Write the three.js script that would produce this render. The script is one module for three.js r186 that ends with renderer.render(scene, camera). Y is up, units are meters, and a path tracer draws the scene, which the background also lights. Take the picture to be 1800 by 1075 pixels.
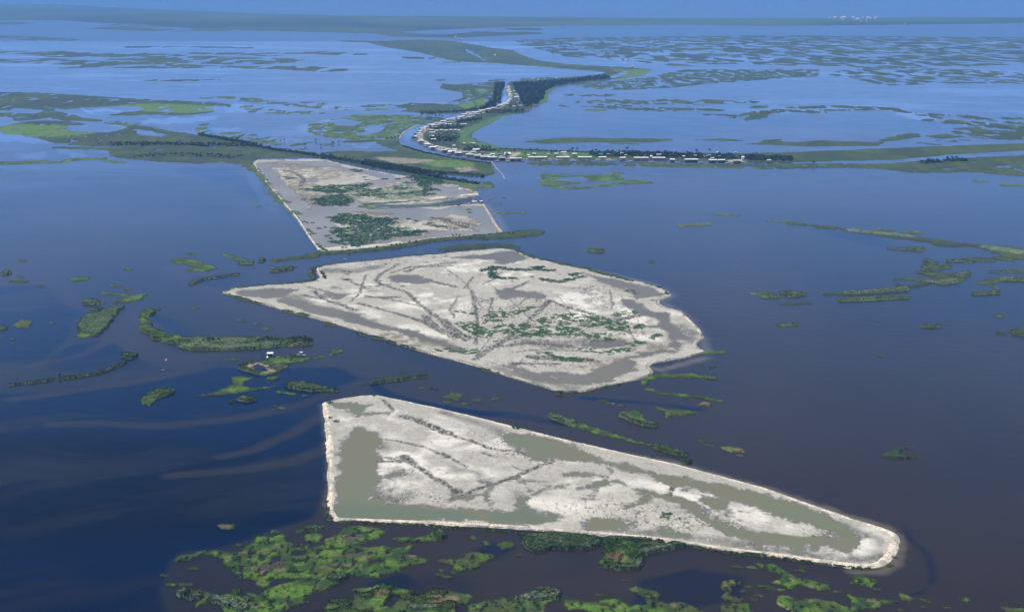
import * as THREE from 'three';
import { mergeGeometries } from 'three/addons/utils/BufferGeometryUtils.js';

// ---------------------------------------------------------------- camera, sky, sun, exposure
const scene = new THREE.Scene();
const EYE = 400, FOCAL = 2200, HORIZON = -25, PW = 1800, PH = 1075;       // metres above the water; survey picture of 1800 x 1075
const PITCH = Math.atan((PH / 2 - HORIZON) / FOCAL);
const camera = new THREE.PerspectiveCamera(2 * Math.atan(PH / 2 / FOCAL) * 180 / Math.PI, PW / PH, 1, 90000);
camera.position.set(0, EYE, 0);
camera.rotation.set(-PITCH, 0, 0);
const renderer = new THREE.WebGLRenderer({ antialias: true });
renderer.toneMapping = THREE.LinearToneMapping;
renderer.toneMappingExposure = 1.42;
renderer.shadowMap.enabled = true;

// ---- small tools: seeded random numbers and noise
function rng(seed) { let a = seed >>> 0; return () => { a = (a + 0x6D2B79F5) | 0; let t = Math.imul(a ^ (a >>> 15), 1 | a); t = (t + Math.imul(t ^ (t >>> 7), 61 | t)) ^ t; return ((t ^ (t >>> 14)) >>> 0) / 4294967296; }; }
function hash(ix, iz) { let h = Math.imul(ix, 374761393) + Math.imul(iz, 668265263); h = Math.imul(h ^ (h >>> 13), 1274126177); return ((h ^ (h >>> 16)) >>> 0) / 4294967296; }
function vn(x, z) {
  const ix = Math.floor(x), iz = Math.floor(z), fx = x - ix, fz = z - iz;
  const u = fx * fx * (3 - 2 * fx), v = fz * fz * (3 - 2 * fz);
  const a = hash(ix, iz), b = hash(ix + 1, iz), c = hash(ix, iz + 1), d = hash(ix + 1, iz + 1);
  return a + (b - a) * u + (c - a) * v + (a - b - c + d) * u * v;
}
function fbm(x, z, o = 3) { let s = 0, a = 0.5, t = 0; for (let k = 0; k < o; k++) { s += a * vn(x + k * 17.3, z - k * 9.7); t += a; x = x * 1.93 + z * 0.41; z = z * 1.93 - x * 0.21; a *= 0.55; } return s / t; }
const clamp = (v, a = 0, b = 1) => v < a ? a : v > b ? b : v;
const ss = (a, b, v) => { const t = clamp((v - a) / (b - a)); return t * t * (3 - 2 * t); };
const mix3 = (a, b, t) => [a[0] + (b[0] - a[0]) * t, a[1] + (b[1] - a[1]) * t, a[2] + (b[2] - a[2]) * t];

// ---- sky: blue air, paler towards the horizon, with scattered fair-weather cumulus all round
{
  const W = 1024, Hh = 512, data = new Float32Array(W * Hh * 4);
  for (let j = 0; j < Hh; j++) {
    const el = ((j + 0.5) / Hh - 0.5) * Math.PI, s = Math.max(0, Math.sin(el));
    const k = Math.pow(1 - s, 5.8);
    for (let i = 0; i < W; i++) {
      const az = (i + 0.5) / W * 2 * Math.PI;
      const k2 = Math.pow(1 - s, 9);
      let c = [0.016 + 0.37 * k + 0.14 * k2, 0.040 + 0.77 * k + 0.12 * k2, 0.10 + 1.75 * k + 0.06 * k2];
      if (el > 0.02) {
        const r = 1 / (s + 0.12), x = Math.cos(az) * Math.cos(el) * r, z = Math.sin(az) * Math.cos(el) * r;
        const cl = ss(0.60, 0.74, fbm(x * 1.7 + 40, z * 1.7 + 11, 5)) * ss(0.02, 0.1, el);
        c = mix3(c, [0.80, 0.84, 0.90], cl * 0.55 * (0.15 + 0.85 * k));
      }
      const o = (j * W + i) * 4; data[o] = c[0]; data[o + 1] = c[1]; data[o + 2] = c[2]; data[o + 3] = 1;
    }
  }
  const sky = new THREE.DataTexture(data, W, Hh, THREE.RGBAFormat, THREE.FloatType);
  sky.mapping = THREE.EquirectangularReflectionMapping; sky.magFilter = THREE.LinearFilter; sky.needsUpdate = true;
  scene.background = sky; scene.environment = sky;
}
const sun = new THREE.DirectionalLight(new THREE.Color().setRGB(1, 0.955, 0.88), 4.3);
sun.position.set(-1500, 3500, -1900 - 300); sun.target.position.set(0, 0, -1900);
sun.castShadow = true; sun.shadow.mapSize.set(4096, 4096);
Object.assign(sun.shadow.camera, { left: -2500, right: 2500, top: 2500, bottom: -2500, near: 10, far: 12000 });
scene.add(sun, sun.target);
scene.fog = new THREE.FogExp2(new THREE.Color().setRGB(0.23, 0.52, 1.0), 0.000052);

// ---- the survey: a place named by where it shows in the photograph, found on the water plane
const CP = Math.cos(PITCH), SP = Math.sin(PITCH);
function G(px, py) {
  const u = (px - PW / 2) / FOCAL, v = -(py - PH / 2) / FOCAL;
  const dy = v * CP - SP, dz = -v * SP - CP, t = EYE / -dy;
  return [u * t, dz * t];
}
const pxm = (z) => FOCAL / (-z * CP + EYE * SP);   // about how many survey pixels a metre spans at depth z
function parse(s) {                                                       // 'P x,y x,y ...' a polygon; 'S w x,y x,y ...' a band w pixels wide
  const t = s.trim().split(/\s+/), kind = t.shift();
  const w = kind === 'S' ? parseFloat(t.shift()) : 0;
  const pts = t.map((q) => { const [a, b] = q.split(',').map(Number); return G(a, b); });
  const mid = pts[pts.length >> 1], sn = EYE / Math.hypot(mid[1], EYE);   // a band seen end-on keeps its width, one seen side-on is foreshortened
  let len = 0, wide = 0;
  for (let i = 1; i < pts.length; i++) { const l = Math.hypot(pts[i][0] - pts[i - 1][0], pts[i][1] - pts[i - 1][1]) || 1e-6, cx = (pts[i][0] - pts[i - 1][0]) / l, cz = (pts[i][1] - pts[i - 1][1]) / l; len += l; wide += l * Math.hypot(cx, sn * cz) / sn; }
  return shapeOf(kind, pts, w / 2 / pxm(mid[1]) * (len ? wide / len : 1));
}
function shapeOf(kind, pts, r) {
  let x0 = 1e9, x1 = -1e9, z0 = 1e9, z1 = -1e9;
  for (const [x, z] of pts) { x0 = Math.min(x0, x); x1 = Math.max(x1, x); z0 = Math.min(z0, z); z1 = Math.max(z1, z); }
  return { kind, pts, r, x0: x0 - r, x1: x1 + r, z0: z0 - r, z1: z1 + r };
}
const shapes = (a) => (a || []).map((s) => typeof s === 'string' ? parse(s) : s);
function sd(s, x, z) {                                                    // distance to the outline, positive inside
  const ox = Math.max(s.x0 - x, x - s.x1, 0), oz = Math.max(s.z0 - z, z - s.z1, 0);
  if (ox + oz > 120) return -(ox + oz) * 0.7;
  const p = s.pts, n = p.length, poly = s.kind === 'P';
  let best = 1e18, inside = false;
  for (let i = poly ? 0 : 1, j = poly ? n - 1 : 0; i < n; j = i++) {
    const ax = p[j][0], az = p[j][1], bx = p[i][0], bz = p[i][1], ex = bx - ax, ez = bz - az;
    const l = ex * ex + ez * ez, t = l ? clamp(((x - ax) * ex + (z - az) * ez) / l) : 0;
    const qx = x - ax - ex * t, qz = z - az - ez * t, q = qx * qx + qz * qz;
    if (q < best) best = q;
    if (poly && (bz > z) !== (az > z) && x < (ax - bx) * (z - bz) / (az - bz) + bx) inside = !inside;
  }
  best = Math.sqrt(best);
  return poly ? (inside ? best : -best) : s.r - best;
}
function sdAll(list, x, z) { let d = -1e9; for (const s of list) { const q = sd(s, x, z); if (q > d) d = q; } return d; }
function bounds(list, pad) { let b = [1e9, -1e9, 1e9, -1e9]; for (const s of list) b = [Math.min(b[0], s.x0 - pad), Math.max(b[1], s.x1 + pad), Math.min(b[2], s.z0 - pad), Math.max(b[3], s.z1 + pad)]; return b; }

// ---- naming
const taken = {};
function numbered(name) { const k = taken[name] = (taken[name] ?? -1) + 1; return k ? name + '_' + String(k).padStart(3, '0') : name; }
function tag(o, label, category, group, kind) { o.userData = {}; if (label) o.userData.label = label; if (category) o.userData.category = category; if (group) o.userData.group = group; if (kind) o.userData.kind = kind; return o; }
function thing(name, label, category, [x, y, z] = [0, 0, 0], turn = 0, group) { const o = new THREE.Group(); o.name = numbered(name); o.position.set(x, y, z); o.rotation.y = turn; scene.add(o); return tag(o, label, category, group); }
function part(name, geo, mat, parent, kind) { const m = new THREE.Mesh(geo, mat); m.name = name; m.castShadow = m.receiveShadow = true; if (kind) m.userData.kind = kind; parent.add(m); return m; }
const mat = (r, g, b, roughness = 0.9, more = {}) => new THREE.MeshStandardMaterial({ color: new THREE.Color().setRGB(r, g, b), roughness, ...more });
const tinted = new THREE.MeshStandardMaterial({ color: 0xffffff, roughness: 0.95, vertexColors: true });

// ---- a piece of terrain: a grid of heights and colours over a region; cells wholly under water are left out
function sheet([x0, x1, z0, z1], q, height, colour, opt = {}) {
  const rows = []; const lo = opt.min ?? 0.7, hi = opt.max ?? 90;
  for (let z = z1; ;) { rows.push(z); if (z <= z0) break; z -= clamp(q * (z * z + EYE * EYE) / (EYE * FOCAL), lo, hi); }
  const mid = (z0 + z1) / 2, dx = clamp(q * (opt.sx ?? 1) * Math.hypot(mid, EYE) / FOCAL, lo, 40), nx = Math.max(2, Math.ceil((x1 - x0) / dx) + 1);
  const nz = rows.length, P = new Float32Array(nx * nz * 3), keep = new Uint8Array(nx * nz), C = new Float32Array(nx * nz * 3);
  const R = rng(nx * 7919 + nz);
  for (let j = 0; j < nz; j++) for (let i = 0; i < nx; i++) {
    const k = j * nx + i, dzr = j ? rows[j - 1] - rows[j] : 0;
    const x = x0 + i * dx + (R() - 0.5) * dx * 0.5, z = rows[j] + (R() - 0.5) * dzr * 0.5;
    const h = height(x, z, dx, R);
    P[k * 3] = x; P[k * 3 + 1] = h; P[k * 3 + 2] = z;
    if (h > (opt.floor ?? -0.35)) { keep[k] = 1; }
    const c = colour(x, z, h, R); C[k * 3] = c[0]; C[k * 3 + 1] = c[1]; C[k * 3 + 2] = c[2];
    if (keep[k] && opt.grow) opt.grow(x, z, h, dx * Math.max(dzr, 0.1), R, c);
  }
  const map = new Int32Array(nx * nz).fill(-1), idx = []; let n = 0;
  const use = (k) => map[k] < 0 ? (map[k] = n++) : map[k];
  for (let j = 0; j + 1 < nz; j++) for (let i = 0; i + 1 < nx; i++) {
    const a = j * nx + i, b = a + 1, c = a + nx, d = c + 1, s = keep[a] + keep[b] + keep[c] + keep[d];
    if (opt.all ? s < 4 : s < 1) continue;
    const A = use(a), B = use(b), Cc = use(c), D = use(d);
    if ((i + j) & 1) idx.push(A, B, Cc, B, D, Cc); else idx.push(A, B, D, A, D, Cc);
  }
  const p2 = new Float32Array(n * 3), c2 = new Float32Array(n * 3);
  for (let k = 0; k < nx * nz; k++) if (map[k] >= 0) for (let e = 0; e < 3; e++) { p2[map[k] * 3 + e] = P[k * 3 + e]; c2[map[k] * 3 + e] = C[k * 3 + e]; }
  const g = new THREE.BufferGeometry();
  g.setAttribute('position', new THREE.BufferAttribute(p2, 3)); g.setAttribute('color', new THREE.BufferAttribute(c2, 3)); g.setIndex(idx);
  if (opt.smooth) g.computeVertexNormals();
  tris += idx.length / 3;
  return g;
}
let tris = 0, copies = 0;

// ---- plants that nobody could count: tufts of grass, reeds, leafy shrubs
function blades(n, radius, w, lean, seed, fat = 1) {
  const R = rng(seed), p = [];
  for (let k = 0; k < n; k++) {
    const a = R() * 6.283, r = Math.sqrt(R()) * radius, x = Math.cos(a) * r, z = Math.sin(a) * r, b = R() * 3.14, h = 0.55 + 0.45 * R(), l = lean * (0.4 + R()), la = a + (R() - 0.5) * 2;
    const wx = Math.cos(b) * w * (0.6 + R() * 0.8), wz = Math.sin(b) * w * (0.6 + R() * 0.8), tx = x + Math.cos(la) * l, tz = z + Math.sin(la) * l;
    p.push(x - wx, 0, z - wz, x + wx, 0, z + wz, tx + wx * 0.55 * fat, h, tz + wz * 0.55 * fat, x - wx, 0, z - wz, tx + wx * 0.55 * fat, h, tz + wz * 0.55 * fat, tx - wx * 0.3, h * 0.94, tz - wz * 0.3);
  }
  const g = new THREE.BufferGeometry(); g.setAttribute('position', new THREE.Float32BufferAttribute(p, 3)); return g;
}
function leafBall(n, rx, ry, size, seed, hollow = 0.45, cy = 1) {
  const R = rng(seed), p = [];
  for (let k = 0; k < n; k++) {
    let x, y, z, l; do { x = R() * 2 - 1; y = R() * 2 - 1; z = R() * 2 - 1; l = Math.hypot(x, y, z); } while (l > 1 || l < hollow);
    const lump = 0.78 + 0.4 * vn(x * 2.2 + seed, z * 2.2 + y * 1.7);
    x *= rx * lump; z *= rx * lump; y = cy * ry + y * ry * lump;
    const a = R() * 6.283, t = (R() - 0.5) * 2.4, s = size * (0.6 + 0.8 * R());
    const ux = Math.cos(a) * s, uz = Math.sin(a) * s, vx = -Math.sin(a) * Math.sin(t) * s, vy = Math.cos(t) * s * 0.9, vz = Math.cos(a) * Math.sin(t) * s;
    p.push(x - ux, y, z - uz, x + vx, y + vy, z + vz, x + ux, y, z + uz, x - ux, y, z - uz, x + ux, y, z + uz, x - vx, y - vy, z - vz);
  }
  const g = new THREE.BufferGeometry(); g.setAttribute('position', new THREE.Float32BufferAttribute(p, 3)); return g;
}
const leafy = new THREE.MeshStandardMaterial({ color: 0xffffff, roughness: 0.85 });
const TUFT = { grass: blades(12, 0.75, 0.13, 0.35, 11), reed: blades(16, 0.8, 0.11, 0.22, 12, 1.6), shrub: leafBall(60, 0.9, 0.55, 0.3, 13) };
function scatter(kindName, name, list, parent) {
  if (!list.length) return;
  const m = new THREE.InstancedMesh(TUFT[kindName], leafy, list.length / 9); m.name = name; m.userData.kind = 'stuff'; m.castShadow = m.receiveShadow = true;
  const o = new THREE.Object3D(), c = new THREE.Color();
  for (let k = 0, i = 0; k < list.length; k += 9, i++) {
    o.position.set(list[k], list[k + 1], list[k + 2]); o.rotation.set(0, list[k + 3], 0); o.scale.set(list[k + 4], list[k + 5], list[k + 4]); o.updateMatrix();
    m.setMatrixAt(i, o.matrix); m.setColorAt(i, c.setRGB(list[k + 6], list[k + 7], list[k + 8]));
  }
  copies += list.length / 9; parent.add(m);
}

// ---------------------------------------------------------------- vegetation and ground colours
const COL = {
  grass: [0.019, 0.052, 0.004], lush: [0.064, 0.132, 0.009], olive: [0.040, 0.058, 0.011], reed: [0.044, 0.080, 0.024], blue: [0.115, 0.145, 0.090],
  tan: [0.135, 0.105, 0.056], mud: [0.045, 0.038, 0.030], dark: [0.014, 0.034, 0.014], pink: [0.24, 0.175, 0.125], sand: [0.30, 0.26, 0.20], lawn: [0.045, 0.105, 0.020],
};
// A stretch of marsh: add / sub outline it, reeds are taller stands on it, paint lays other colours on it.
function marsh(spec, parent) {
  const add = shapes(spec.add).map((s) => ({ ...s })), sub = shapes(spec.sub), reeds = shapes(spec.reeds), paint = (spec.paint || []).map(([c, s, e]) => [COL[c] || c, shapes([s])[0], e]);
  const type = spec.type || 'g', near = Math.hypot(add[0].pts[0][1], EYE), px = near / FOCAL;            // metres a survey pixel spans here
  const slant = Math.sqrt(near / EYE) * 0.62, wob = (spec.wob ?? 2.4) * px * slant, L = (spec.wave ?? 9) * px * slant, tall = spec.tall ?? (type === 'r' ? 2.6 : type === 't' ? 0.5 : 0.75), edge = Math.max(0.9, px * 1.6);
  for (const s of add) if (s.kind === 'S') s.r = Math.max(s.r * 0.5, s.r - tall * 0.4 * near / EYE, px);
  const dens = spec.dens ?? (near < 1100 ? 1.5 : near < 1500 ? 1.0 : near < 2000 ? 0.45 : 0);
  const lists = { grass: [], reed: [] };
  let D = 0, RD = 0;
  const height = (x, z, dx, R) => {
    D = sdAll(add, x, z);
    if (sub.length) D = Math.min(D, -sdAll(sub, x, z));
    D += wob * 2 * ((fbm(x / L, z / L, 4) - 0.5) * 1.9 + (vn(x / L * 5, z / L * 5) - 0.5) * 0.5);
    if (spec.broken) D = Math.min(D, (0.59 - 0.17 * spec.broken - fbm(x / (L * 0.8) + 7, z / (L * 1.5), 4)) * L * 5);
    RD = reeds.length ? sdAll(reeds, x, z) + wob * (vn(x / L * 2, z / L * 2) - 0.5) : -99;
    if (D < -edge * 2) return -0.6;
    const t = clamp(D / edge, -1, 1);
    let h = tall * (type === 'r' ? 0.68 + 0.34 * vn(x / 3.6 + 5, z / 3.6) : 0.7 + 0.35 * vn(x / 4.1 + 5, z / 4.1)) + 0.2;
    if (type === 'm') h += 1.7 * ss(0.5, 0.66, fbm(x / 14, z / 14 + 9, 2));
    for (const [c, s, e] of paint) if (e !== undefined && sd(s, x, z) > 0) h = e + 0.1 * vn(x, z);
    if (RD > 0) h = Math.max(h, (spec.reedH ?? 2.7) * (0.8 + 0.3 * vn(x / 3.2, z / 3.2)) * clamp(RD / edge + 0.3));
    return t < 0 ? t * 0.5 : h * Math.min(1, t * 1.2) + 0.02;
  };
  const colour = (x, z, h, R) => {
    const wl = Math.max(9, L * 0.7), a = fbm(x / wl, z / wl, 3), b = vn(x / 2.6 + 31, z / 2.6), s = fbm(x / (wl * 3) + 3, z / (wl * 3), 3);
    let c;
    if (type === 'r') c = mix3(COL.reed, COL.blue, ss(0.48, 0.72, a) * 0.5); else if (type === 't') c = mix3(COL.olive, COL.tan, ss(0.3, 0.6, a));
    else if (type === 'o') c = mix3(COL.olive, COL.grass, ss(0.4, 0.65, a)); else if (type === 'd') c = mix3(COL.dark, COL.reed, ss(0.4, 0.65, a));
    else c = mix3(mix3(COL.grass, COL.lush, ss(0.42, 0.62, a)), COL.olive, ss(0.5, 0.7, s));
    if (type === 'o') c = mix3(c, COL.dark, 0.85 * ss(0.44, 0.58, fbm(x / (wl * 3.2) + 15, z / (wl * 5) + 40, 4)));
    if (type !== 't') c = mix3(c, type === 'r' ? COL.reed : COL.dark, 0.55 * ss(0.52, 0.68, fbm(x / (wl * 1.3) + 55, z / (wl * 1.3) + 20, 3)));
    if (type === 'm' || type === 'g') c = mix3(c, COL.tan, ss(0.69, 0.8, fbm(x / 7 + 80, z / 7, 3)) * (spec.tanShare ?? 0.7));
    if (D < edge * 0.8 && vn(x / 4 + 60, z / 4) > 0.55) c = mix3(c, COL.mud, 0.7);
    for (const [pc, s2] of paint) { const q = sd(s2, x, z) + wob * (vn(x / L * 1.5, z / L * 1.5) - 0.5) * 2.4; if (q > 0) c = mix3(c, pc, ss(0, edge * 2, q) * ss(0.30, 0.52, fbm(x / 5 + 3, z / 5, 3) + Math.min(0.12, q / 60))); }
    if (RD > 0) c = mix3(COL.reed, COL.blue, ss(0.3, 0.62, a) * (near < 1050 ? 1 : 0.7));
    const v = 0.68 + 0.40 * b + 0.42 * vn(x / 1.3, z / 1.9) + (R() - 0.5) * 0.3 - 0.06;
    return [c[0] * v, c[1] * v, c[2] * v];
  };
  const grow = dens ? (x, z, h, area, R, c) => {
    if (h < 0.25) return;
    const tallHere = RD > 0 || type === 'r' || h > 1.7;
    let n = area * dens * (tallHere ? 1.2 : 1) * (spec.lushness ?? 1);
    while (n > 0 && R() < n) {
      n -= 1;
      const sx = tallHere ? 1.1 + 0.6 * R() : 0.8 + 0.6 * R(), sy = (tallHere ? 0.8 : 0.5) * (0.7 + 0.6 * R()), v = 0.85 + 0.5 * R();
      (tallHere ? lists.reed : lists.grass).push(x + (R() - 0.5) * 1.4, h - (tallHere ? 0.5 : 0.3), z + (R() - 0.5) * 1.6, R() * 6.28, sx, sy, c[0] * v, c[1] * v, c[2] * v);
    }
  } : null;
  const g = sheet(bounds(add, wob * 2 + edge), spec.q ?? (near > 2600 ? 1.15 : 1.3), height, colour, { grow, min: spec.min ?? 0.75 });
  part('turf', g, tinted, parent);
  scatter('grass', 'grass', lists.grass, parent); scatter('reed', 'reeds', lists.reed, parent);
}
const GROUP = { islet: 'marsh islets standing in the open water', tuft: 'tiny grass tufts dotting the open water' };
function islet(label, type, add, more = {}) {
  const s = shapes(add), b = bounds(s, 0), o = thing(more.name || 'marsh_islet', label, more.category || 'islet', [0, 0, 0], 0, more.group || GROUP.islet);
  marsh({ ...more, type, add: s }, o);
  const cx = (b[0] + b[1]) / 2, cz = (b[2] + b[3]) / 2; o.position.set(cx, 0, cz); for (const c of o.children) c.position.set(-cx, 0, -cz);
  return o;
}
function land(name, label, specs) { const o = new THREE.Group(); o.name = numbered(name); scene.add(o); tag(o, label, null, null, 'structure'); for (const s of specs) marsh({ dens: 0, ...s }, o); return o; }

// ---------------------------------------------------------------- water: silty slate, silt-free blue pools, a painted patch of mirrored sky, sediment plumes; ruffled by wind, slick where sheltered
{
  const clearAndSkyMirror = shapes(['P -200,495 60,503 110,535 140,560 128,590 100,618 60,640 -200,650', 'P 130,602 170,597 215,602 250,625 248,650 200,654 120,650 80,638',
    'P -300,695 100,690 250,672 330,652 390,632 460,640 560,634 615,640 640,662 620,688 572,704 577,900 556,935 400,958 300,980 280,1120 -300,1120',
    'P 262,556 300,566 372,584 330,591 280,583', 'P 318,492 400,478 440,490 400,505 350,500', 'S 15 610,662 700,690 770,704 850,712 930,734 985,746', 'S 9 1040,690 1100,700 1160,706 1236,710',
    'P 1130,1000 1200,984 1290,992 1300,1040 1200,1050 1120,1042', 'P 1400,1050 1470,1040 1500,1075 1420,1090', 'S 5 1606,942 1602,975 1582,1000 1555,1022', 'S 7 505,368 545,410 556,438', 'P 300,296 400,294 440,320 470,350 430,345 360,315',
    'P 1390,393 1460,403 1560,420 1600,440 1540,432 1450,413', 'P 990,1042 1060,1030 1110,1050 1040,1056', 'P 840,940 900,948 860,975 820,962', 'P 640,1018 720,1010 760,1030 700,1033',  // first outline: blue sky mirrored in calm water, painted into the water colour
    'S 20 1240,205 1400,215 1600,220', 'S 18 880,225 1000,222 1180,228']);
  const plume = shapes(['S 12 640,672 600,686 540,706 480,722 400,737 290,746 190,744 90,750', 'S 18 640,680 596,706 550,736 505,762 440,790 380,800', 'S 16 560,790 500,815 420,828 300,835', 'S 12 335,640 292,658 240,672 150,685 30,702', 'S 14 205,560 190,600 150,622 60,640', 'S 16 225,590 280,622 330,632', 'S 10 880,1005 1050,1012 1120,1010 1180,990', 'S 10 1470,1010 1620,1020 1760,1010']);
  const channel = shapes(['S 48 300,470 430,520 560,590 700,650 850,705 1000,760 1150,800', 'S 34 245,560 240,600 300,625 420,604', 'P 850,990 1150,985 1300,970 1560,1010 1860,1000 1860,1100 850,1100', 'P 596,920 850,925 1000,970 880,1010 640,1016 560,1000', 'P 1240,830 1600,920 1860,860 1860,1000 1640,1010 1590,930 1400,870']);
  const silt = shapes(['S 13 1110,800 1190,816 1260,836 1345,858 1425,884 1505,912 1556,928 1580,945 1578,970 1566,990 1545,1003 1500,1003', 'S 11 1160,505 1182,520 1164,530 1204,552 1220,570 1238,600 1245,622', 'S 9 852,360 872,378 888,405', 'S 6 566,712 574,800 576,908', 'S 5 1010,468 1080,482 1150,500', 'S 8 1130,645 1160,650 1240,630']);
  const calm = shapes(['P -60,232 60,243 92,251 40,252 -60,248', 'P 28,276 75,267 80,278 35,281', 'P 108,261 150,269 176,277 128,278', 'P 172,266 192,268 190,273', 'P 130,190 200,194 230,198 170,198', 'P 253,211 330,206 372,204 372,211 300,219 260,217', 'P 522,226 545,216 600,205 608,204 590,210 555,220 545,233 530,229', 'P 608,253 664,251 660,256 612,256', 'P 366,225 412,227 410,233 370,231', 'P 480,240 540,249 515,250 486,246', 'P 428,298 452,304 502,366 494,372 468,350 440,322', 'P 200,216 232,222 228,226 180,218', 'P 702,236 745,222 800,205 860,190 889,165 884,152 894,150 892,176 866,194 800,212 735,236 712,248', 'P 400,184 425,188 430,198 402,198', 'P 540,185 640,190 560,188', 'P 1060,120 1080,117 1090,124 1062,131', 'P 960,315 1020,311 1036,315 990,319', 'P 1590,195 1650,206 1630,214 1570,203', 'P 1690,212 1740,216 1720,222 1680,218']);
  const depth = shapes(['P -400,720 300,760 540,800 560,930 300,960 -400,1000']);
  const SLATE = [0.0140, 0.0142, 0.0158], BLUE = [0.0005, 0.0048, 0.022], NAVY = [0.0004, 0.0016, 0.006], BROWN = [0.0225, 0.0178, 0.0155], RUSSET = [0.0235, 0.0190, 0.0162], TAN = [0.13, 0.112, 0.085];
  const look = (x, z, out) => {
    const wx = x + 60 * (fbm(x / 130, z / 130, 3) - 0.5), wz = z + 90 * (fbm(x / 150 + 9, z / 150, 3) - 0.5);
    const dist = Math.hypot(z, EYE), px = dist / FOCAL;
    let c = mix3(SLATE, BROWN, ss(0.35, 0.7, fbm(x / 260, z / 420 + 4, 3)));
    c = mix3(c, RUSSET, 0.8 * ss(-24 * px, 20 * px, sdAll(channel, wx, wz)));
    let k = ss(-6 * px, 10 * px, sdAll(clearAndSkyMirror, wx, wz)); k *= 1 - 0.45 * ss(0.47, 0.66, fbm((x * 0.92 - z * 0.39 + (wx - x)) / 230, (z * 0.92 + x * 0.39 + (wz - z)) / 48, 4));
    c = mix3(c, mix3(BLUE, NAVY, ss(-10, 60, sdAll(depth, x, z))), clamp(k));
    c = mix3(c, BROWN, (0.55 + 0.5 * fbm(x / 50, z / 20, 3)) * ss(-9 * px, 9 * px, sdAll(plume, x + (wx - x) * 0.5, z + (wz - z) * 0.4)));
    const t = sdAll(silt, x + (wx - x) * 0.12, z + (wz - z) * 0.12); if (t > -40) c = mix3(c, TAN, 0.62 * ss(-9 * px, 11 * px, t + 5 * (fbm(x / 9, z / 9, 2) - 0.5)));
    out[0] = c[0]; out[1] = c[1]; out[2] = c[2];
    const cm = ss(-7 * px, 9 * px, sdAll(calm, x + 50 * px * (fbm(x / (24 * px), z / (60 * px), 4) - 0.5), z + 150 * px * (fbm(x / (16 * px) + 5, z / (40 * px), 4) - 0.5)));
    const slick = ss(0.55, 0.72, fbm(x / 900 + 3, z / 300, 4)) * 0.35;
    out[3] = 0.19 - 0.165 * cm - 0.12 * slick * 1 + 0.05 * (fbm(x / 60, z / 35, 2) - 0.5);
  };
  const toS = (v) => Math.round(255 * clamp(v <= 0.0031308 ? v * 12.92 : 1.055 * Math.pow(v, 1 / 2.4) - 0.055));
  function waterMaps(x0, x1, zFar, zNear, N, M) {
    const a = new Uint8Array(N * M * 4), b = new Uint8Array(N * M * 4), o = [0, 0, 0, 0];
    for (let j = 0; j < M; j++) for (let i = 0; i < N; i++) {
      look(x0 + (i + 0.5) / N * (x1 - x0), zNear + (j + 0.5) / M * (zFar - zNear), o);
      const k = (j * N + i) * 4, dth = hash(i, j) - 0.5;
      for (let e = 0; e < 3; e++) { a[k + e] = clamp(toS(o[e]) + dth * 2.4, 0, 255); b[k + e] = clamp(o[3]) * 255; }
      a[k + 3] = b[k + 3] = 255;
    }
    const tex = (d, srgb) => { const t = new THREE.DataTexture(d, N, M, THREE.RGBAFormat); t.magFilter = THREE.LinearFilter; t.minFilter = THREE.LinearFilter; if (srgb) t.colorSpace = THREE.SRGBColorSpace; t.needsUpdate = true; return t; };
    return [tex(a, true), tex(b, false)];
  }
  // wind waves, one tile
  const T = 512, wave = new Uint8Array(T * T * 4), comps = []; const R = rng(5);
  for (let k = 0; k < 70; k++) { const l = 5 + Math.floor(Math.pow(R(), 1.6) * 70), a = 0.9 + (R() - 0.5) * 1.9; comps.push([Math.round(Math.cos(a) * l), Math.round(Math.sin(a) * l), R() * 6.28, 1 / Math.pow(l, 0.9)]); }
  let wl = 1e9, wh = -1e9; const buf = new Float32Array(T * T);
  for (let j = 0; j < T; j++) for (let i = 0; i < T; i++) { let s = 0; for (const [p, q, f, a] of comps) s += a * Math.sin((p * i + q * j) / T * 6.28318 + f); buf[j * T + i] = s; wl = Math.min(wl, s); wh = Math.max(wh, s); }
  for (let k = 0; k < T * T; k++) { const v = Math.round((buf[k] - wl) / (wh - wl) * 255); wave[k * 4] = wave[k * 4 + 1] = wave[k * 4 + 2] = v; wave[k * 4 + 3] = 255; }
  const waveTex = new THREE.DataTexture(wave, T, T, THREE.RGBAFormat); waveTex.magFilter = THREE.LinearFilter; waveTex.wrapS = waveTex.wrapT = THREE.RepeatWrapping; waveTex.needsUpdate = true;
  const waterMat = (x0, x1, zf, zn, N, M, tile, bump) => {
    const [map, roughnessMap] = waterMaps(x0, x1, zf, zn, N, M), bumpMap = waveTex.clone(); bumpMap.repeat.set((x1 - x0) / tile, (zn - zf) / tile); bumpMap.needsUpdate = true;
    return new THREE.MeshPhysicalMaterial({ map, roughnessMap, roughness: 1, metalness: 0, ior: 1.33, bumpMap, bumpScale: bump });
  };
  const quad = (x0, x1, zf, zn, m, u) => {
    const g = new THREE.BufferGeometry(); g.setAttribute('position', new THREE.Float32BufferAttribute([x0, 0, zn, x1, 0, zn, x1, 0, zf, x0, 0, zf], 3)); g.setAttribute('normal', new THREE.Float32BufferAttribute([0, 1, 0, 0, 1, 0, 0, 1, 0, 0, 1, 0], 3));
    g.setAttribute('uv', new THREE.Float32BufferAttribute(u || [0, 0, 1, 0, 1, 1, 0, 1], 2)); g.setIndex([0, 1, 2, 0, 2, 3]);
    const o = new THREE.Mesh(g, m); o.name = numbered('water'); o.receiveShadow = true; scene.add(o); tag(o, null, null, null, 'structure'); return o;
  };
  const W = 1500, N0 = -300, N1 = -2700, F1 = -9500, FW = 4400, END = -48000, EW = 26000;
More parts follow.
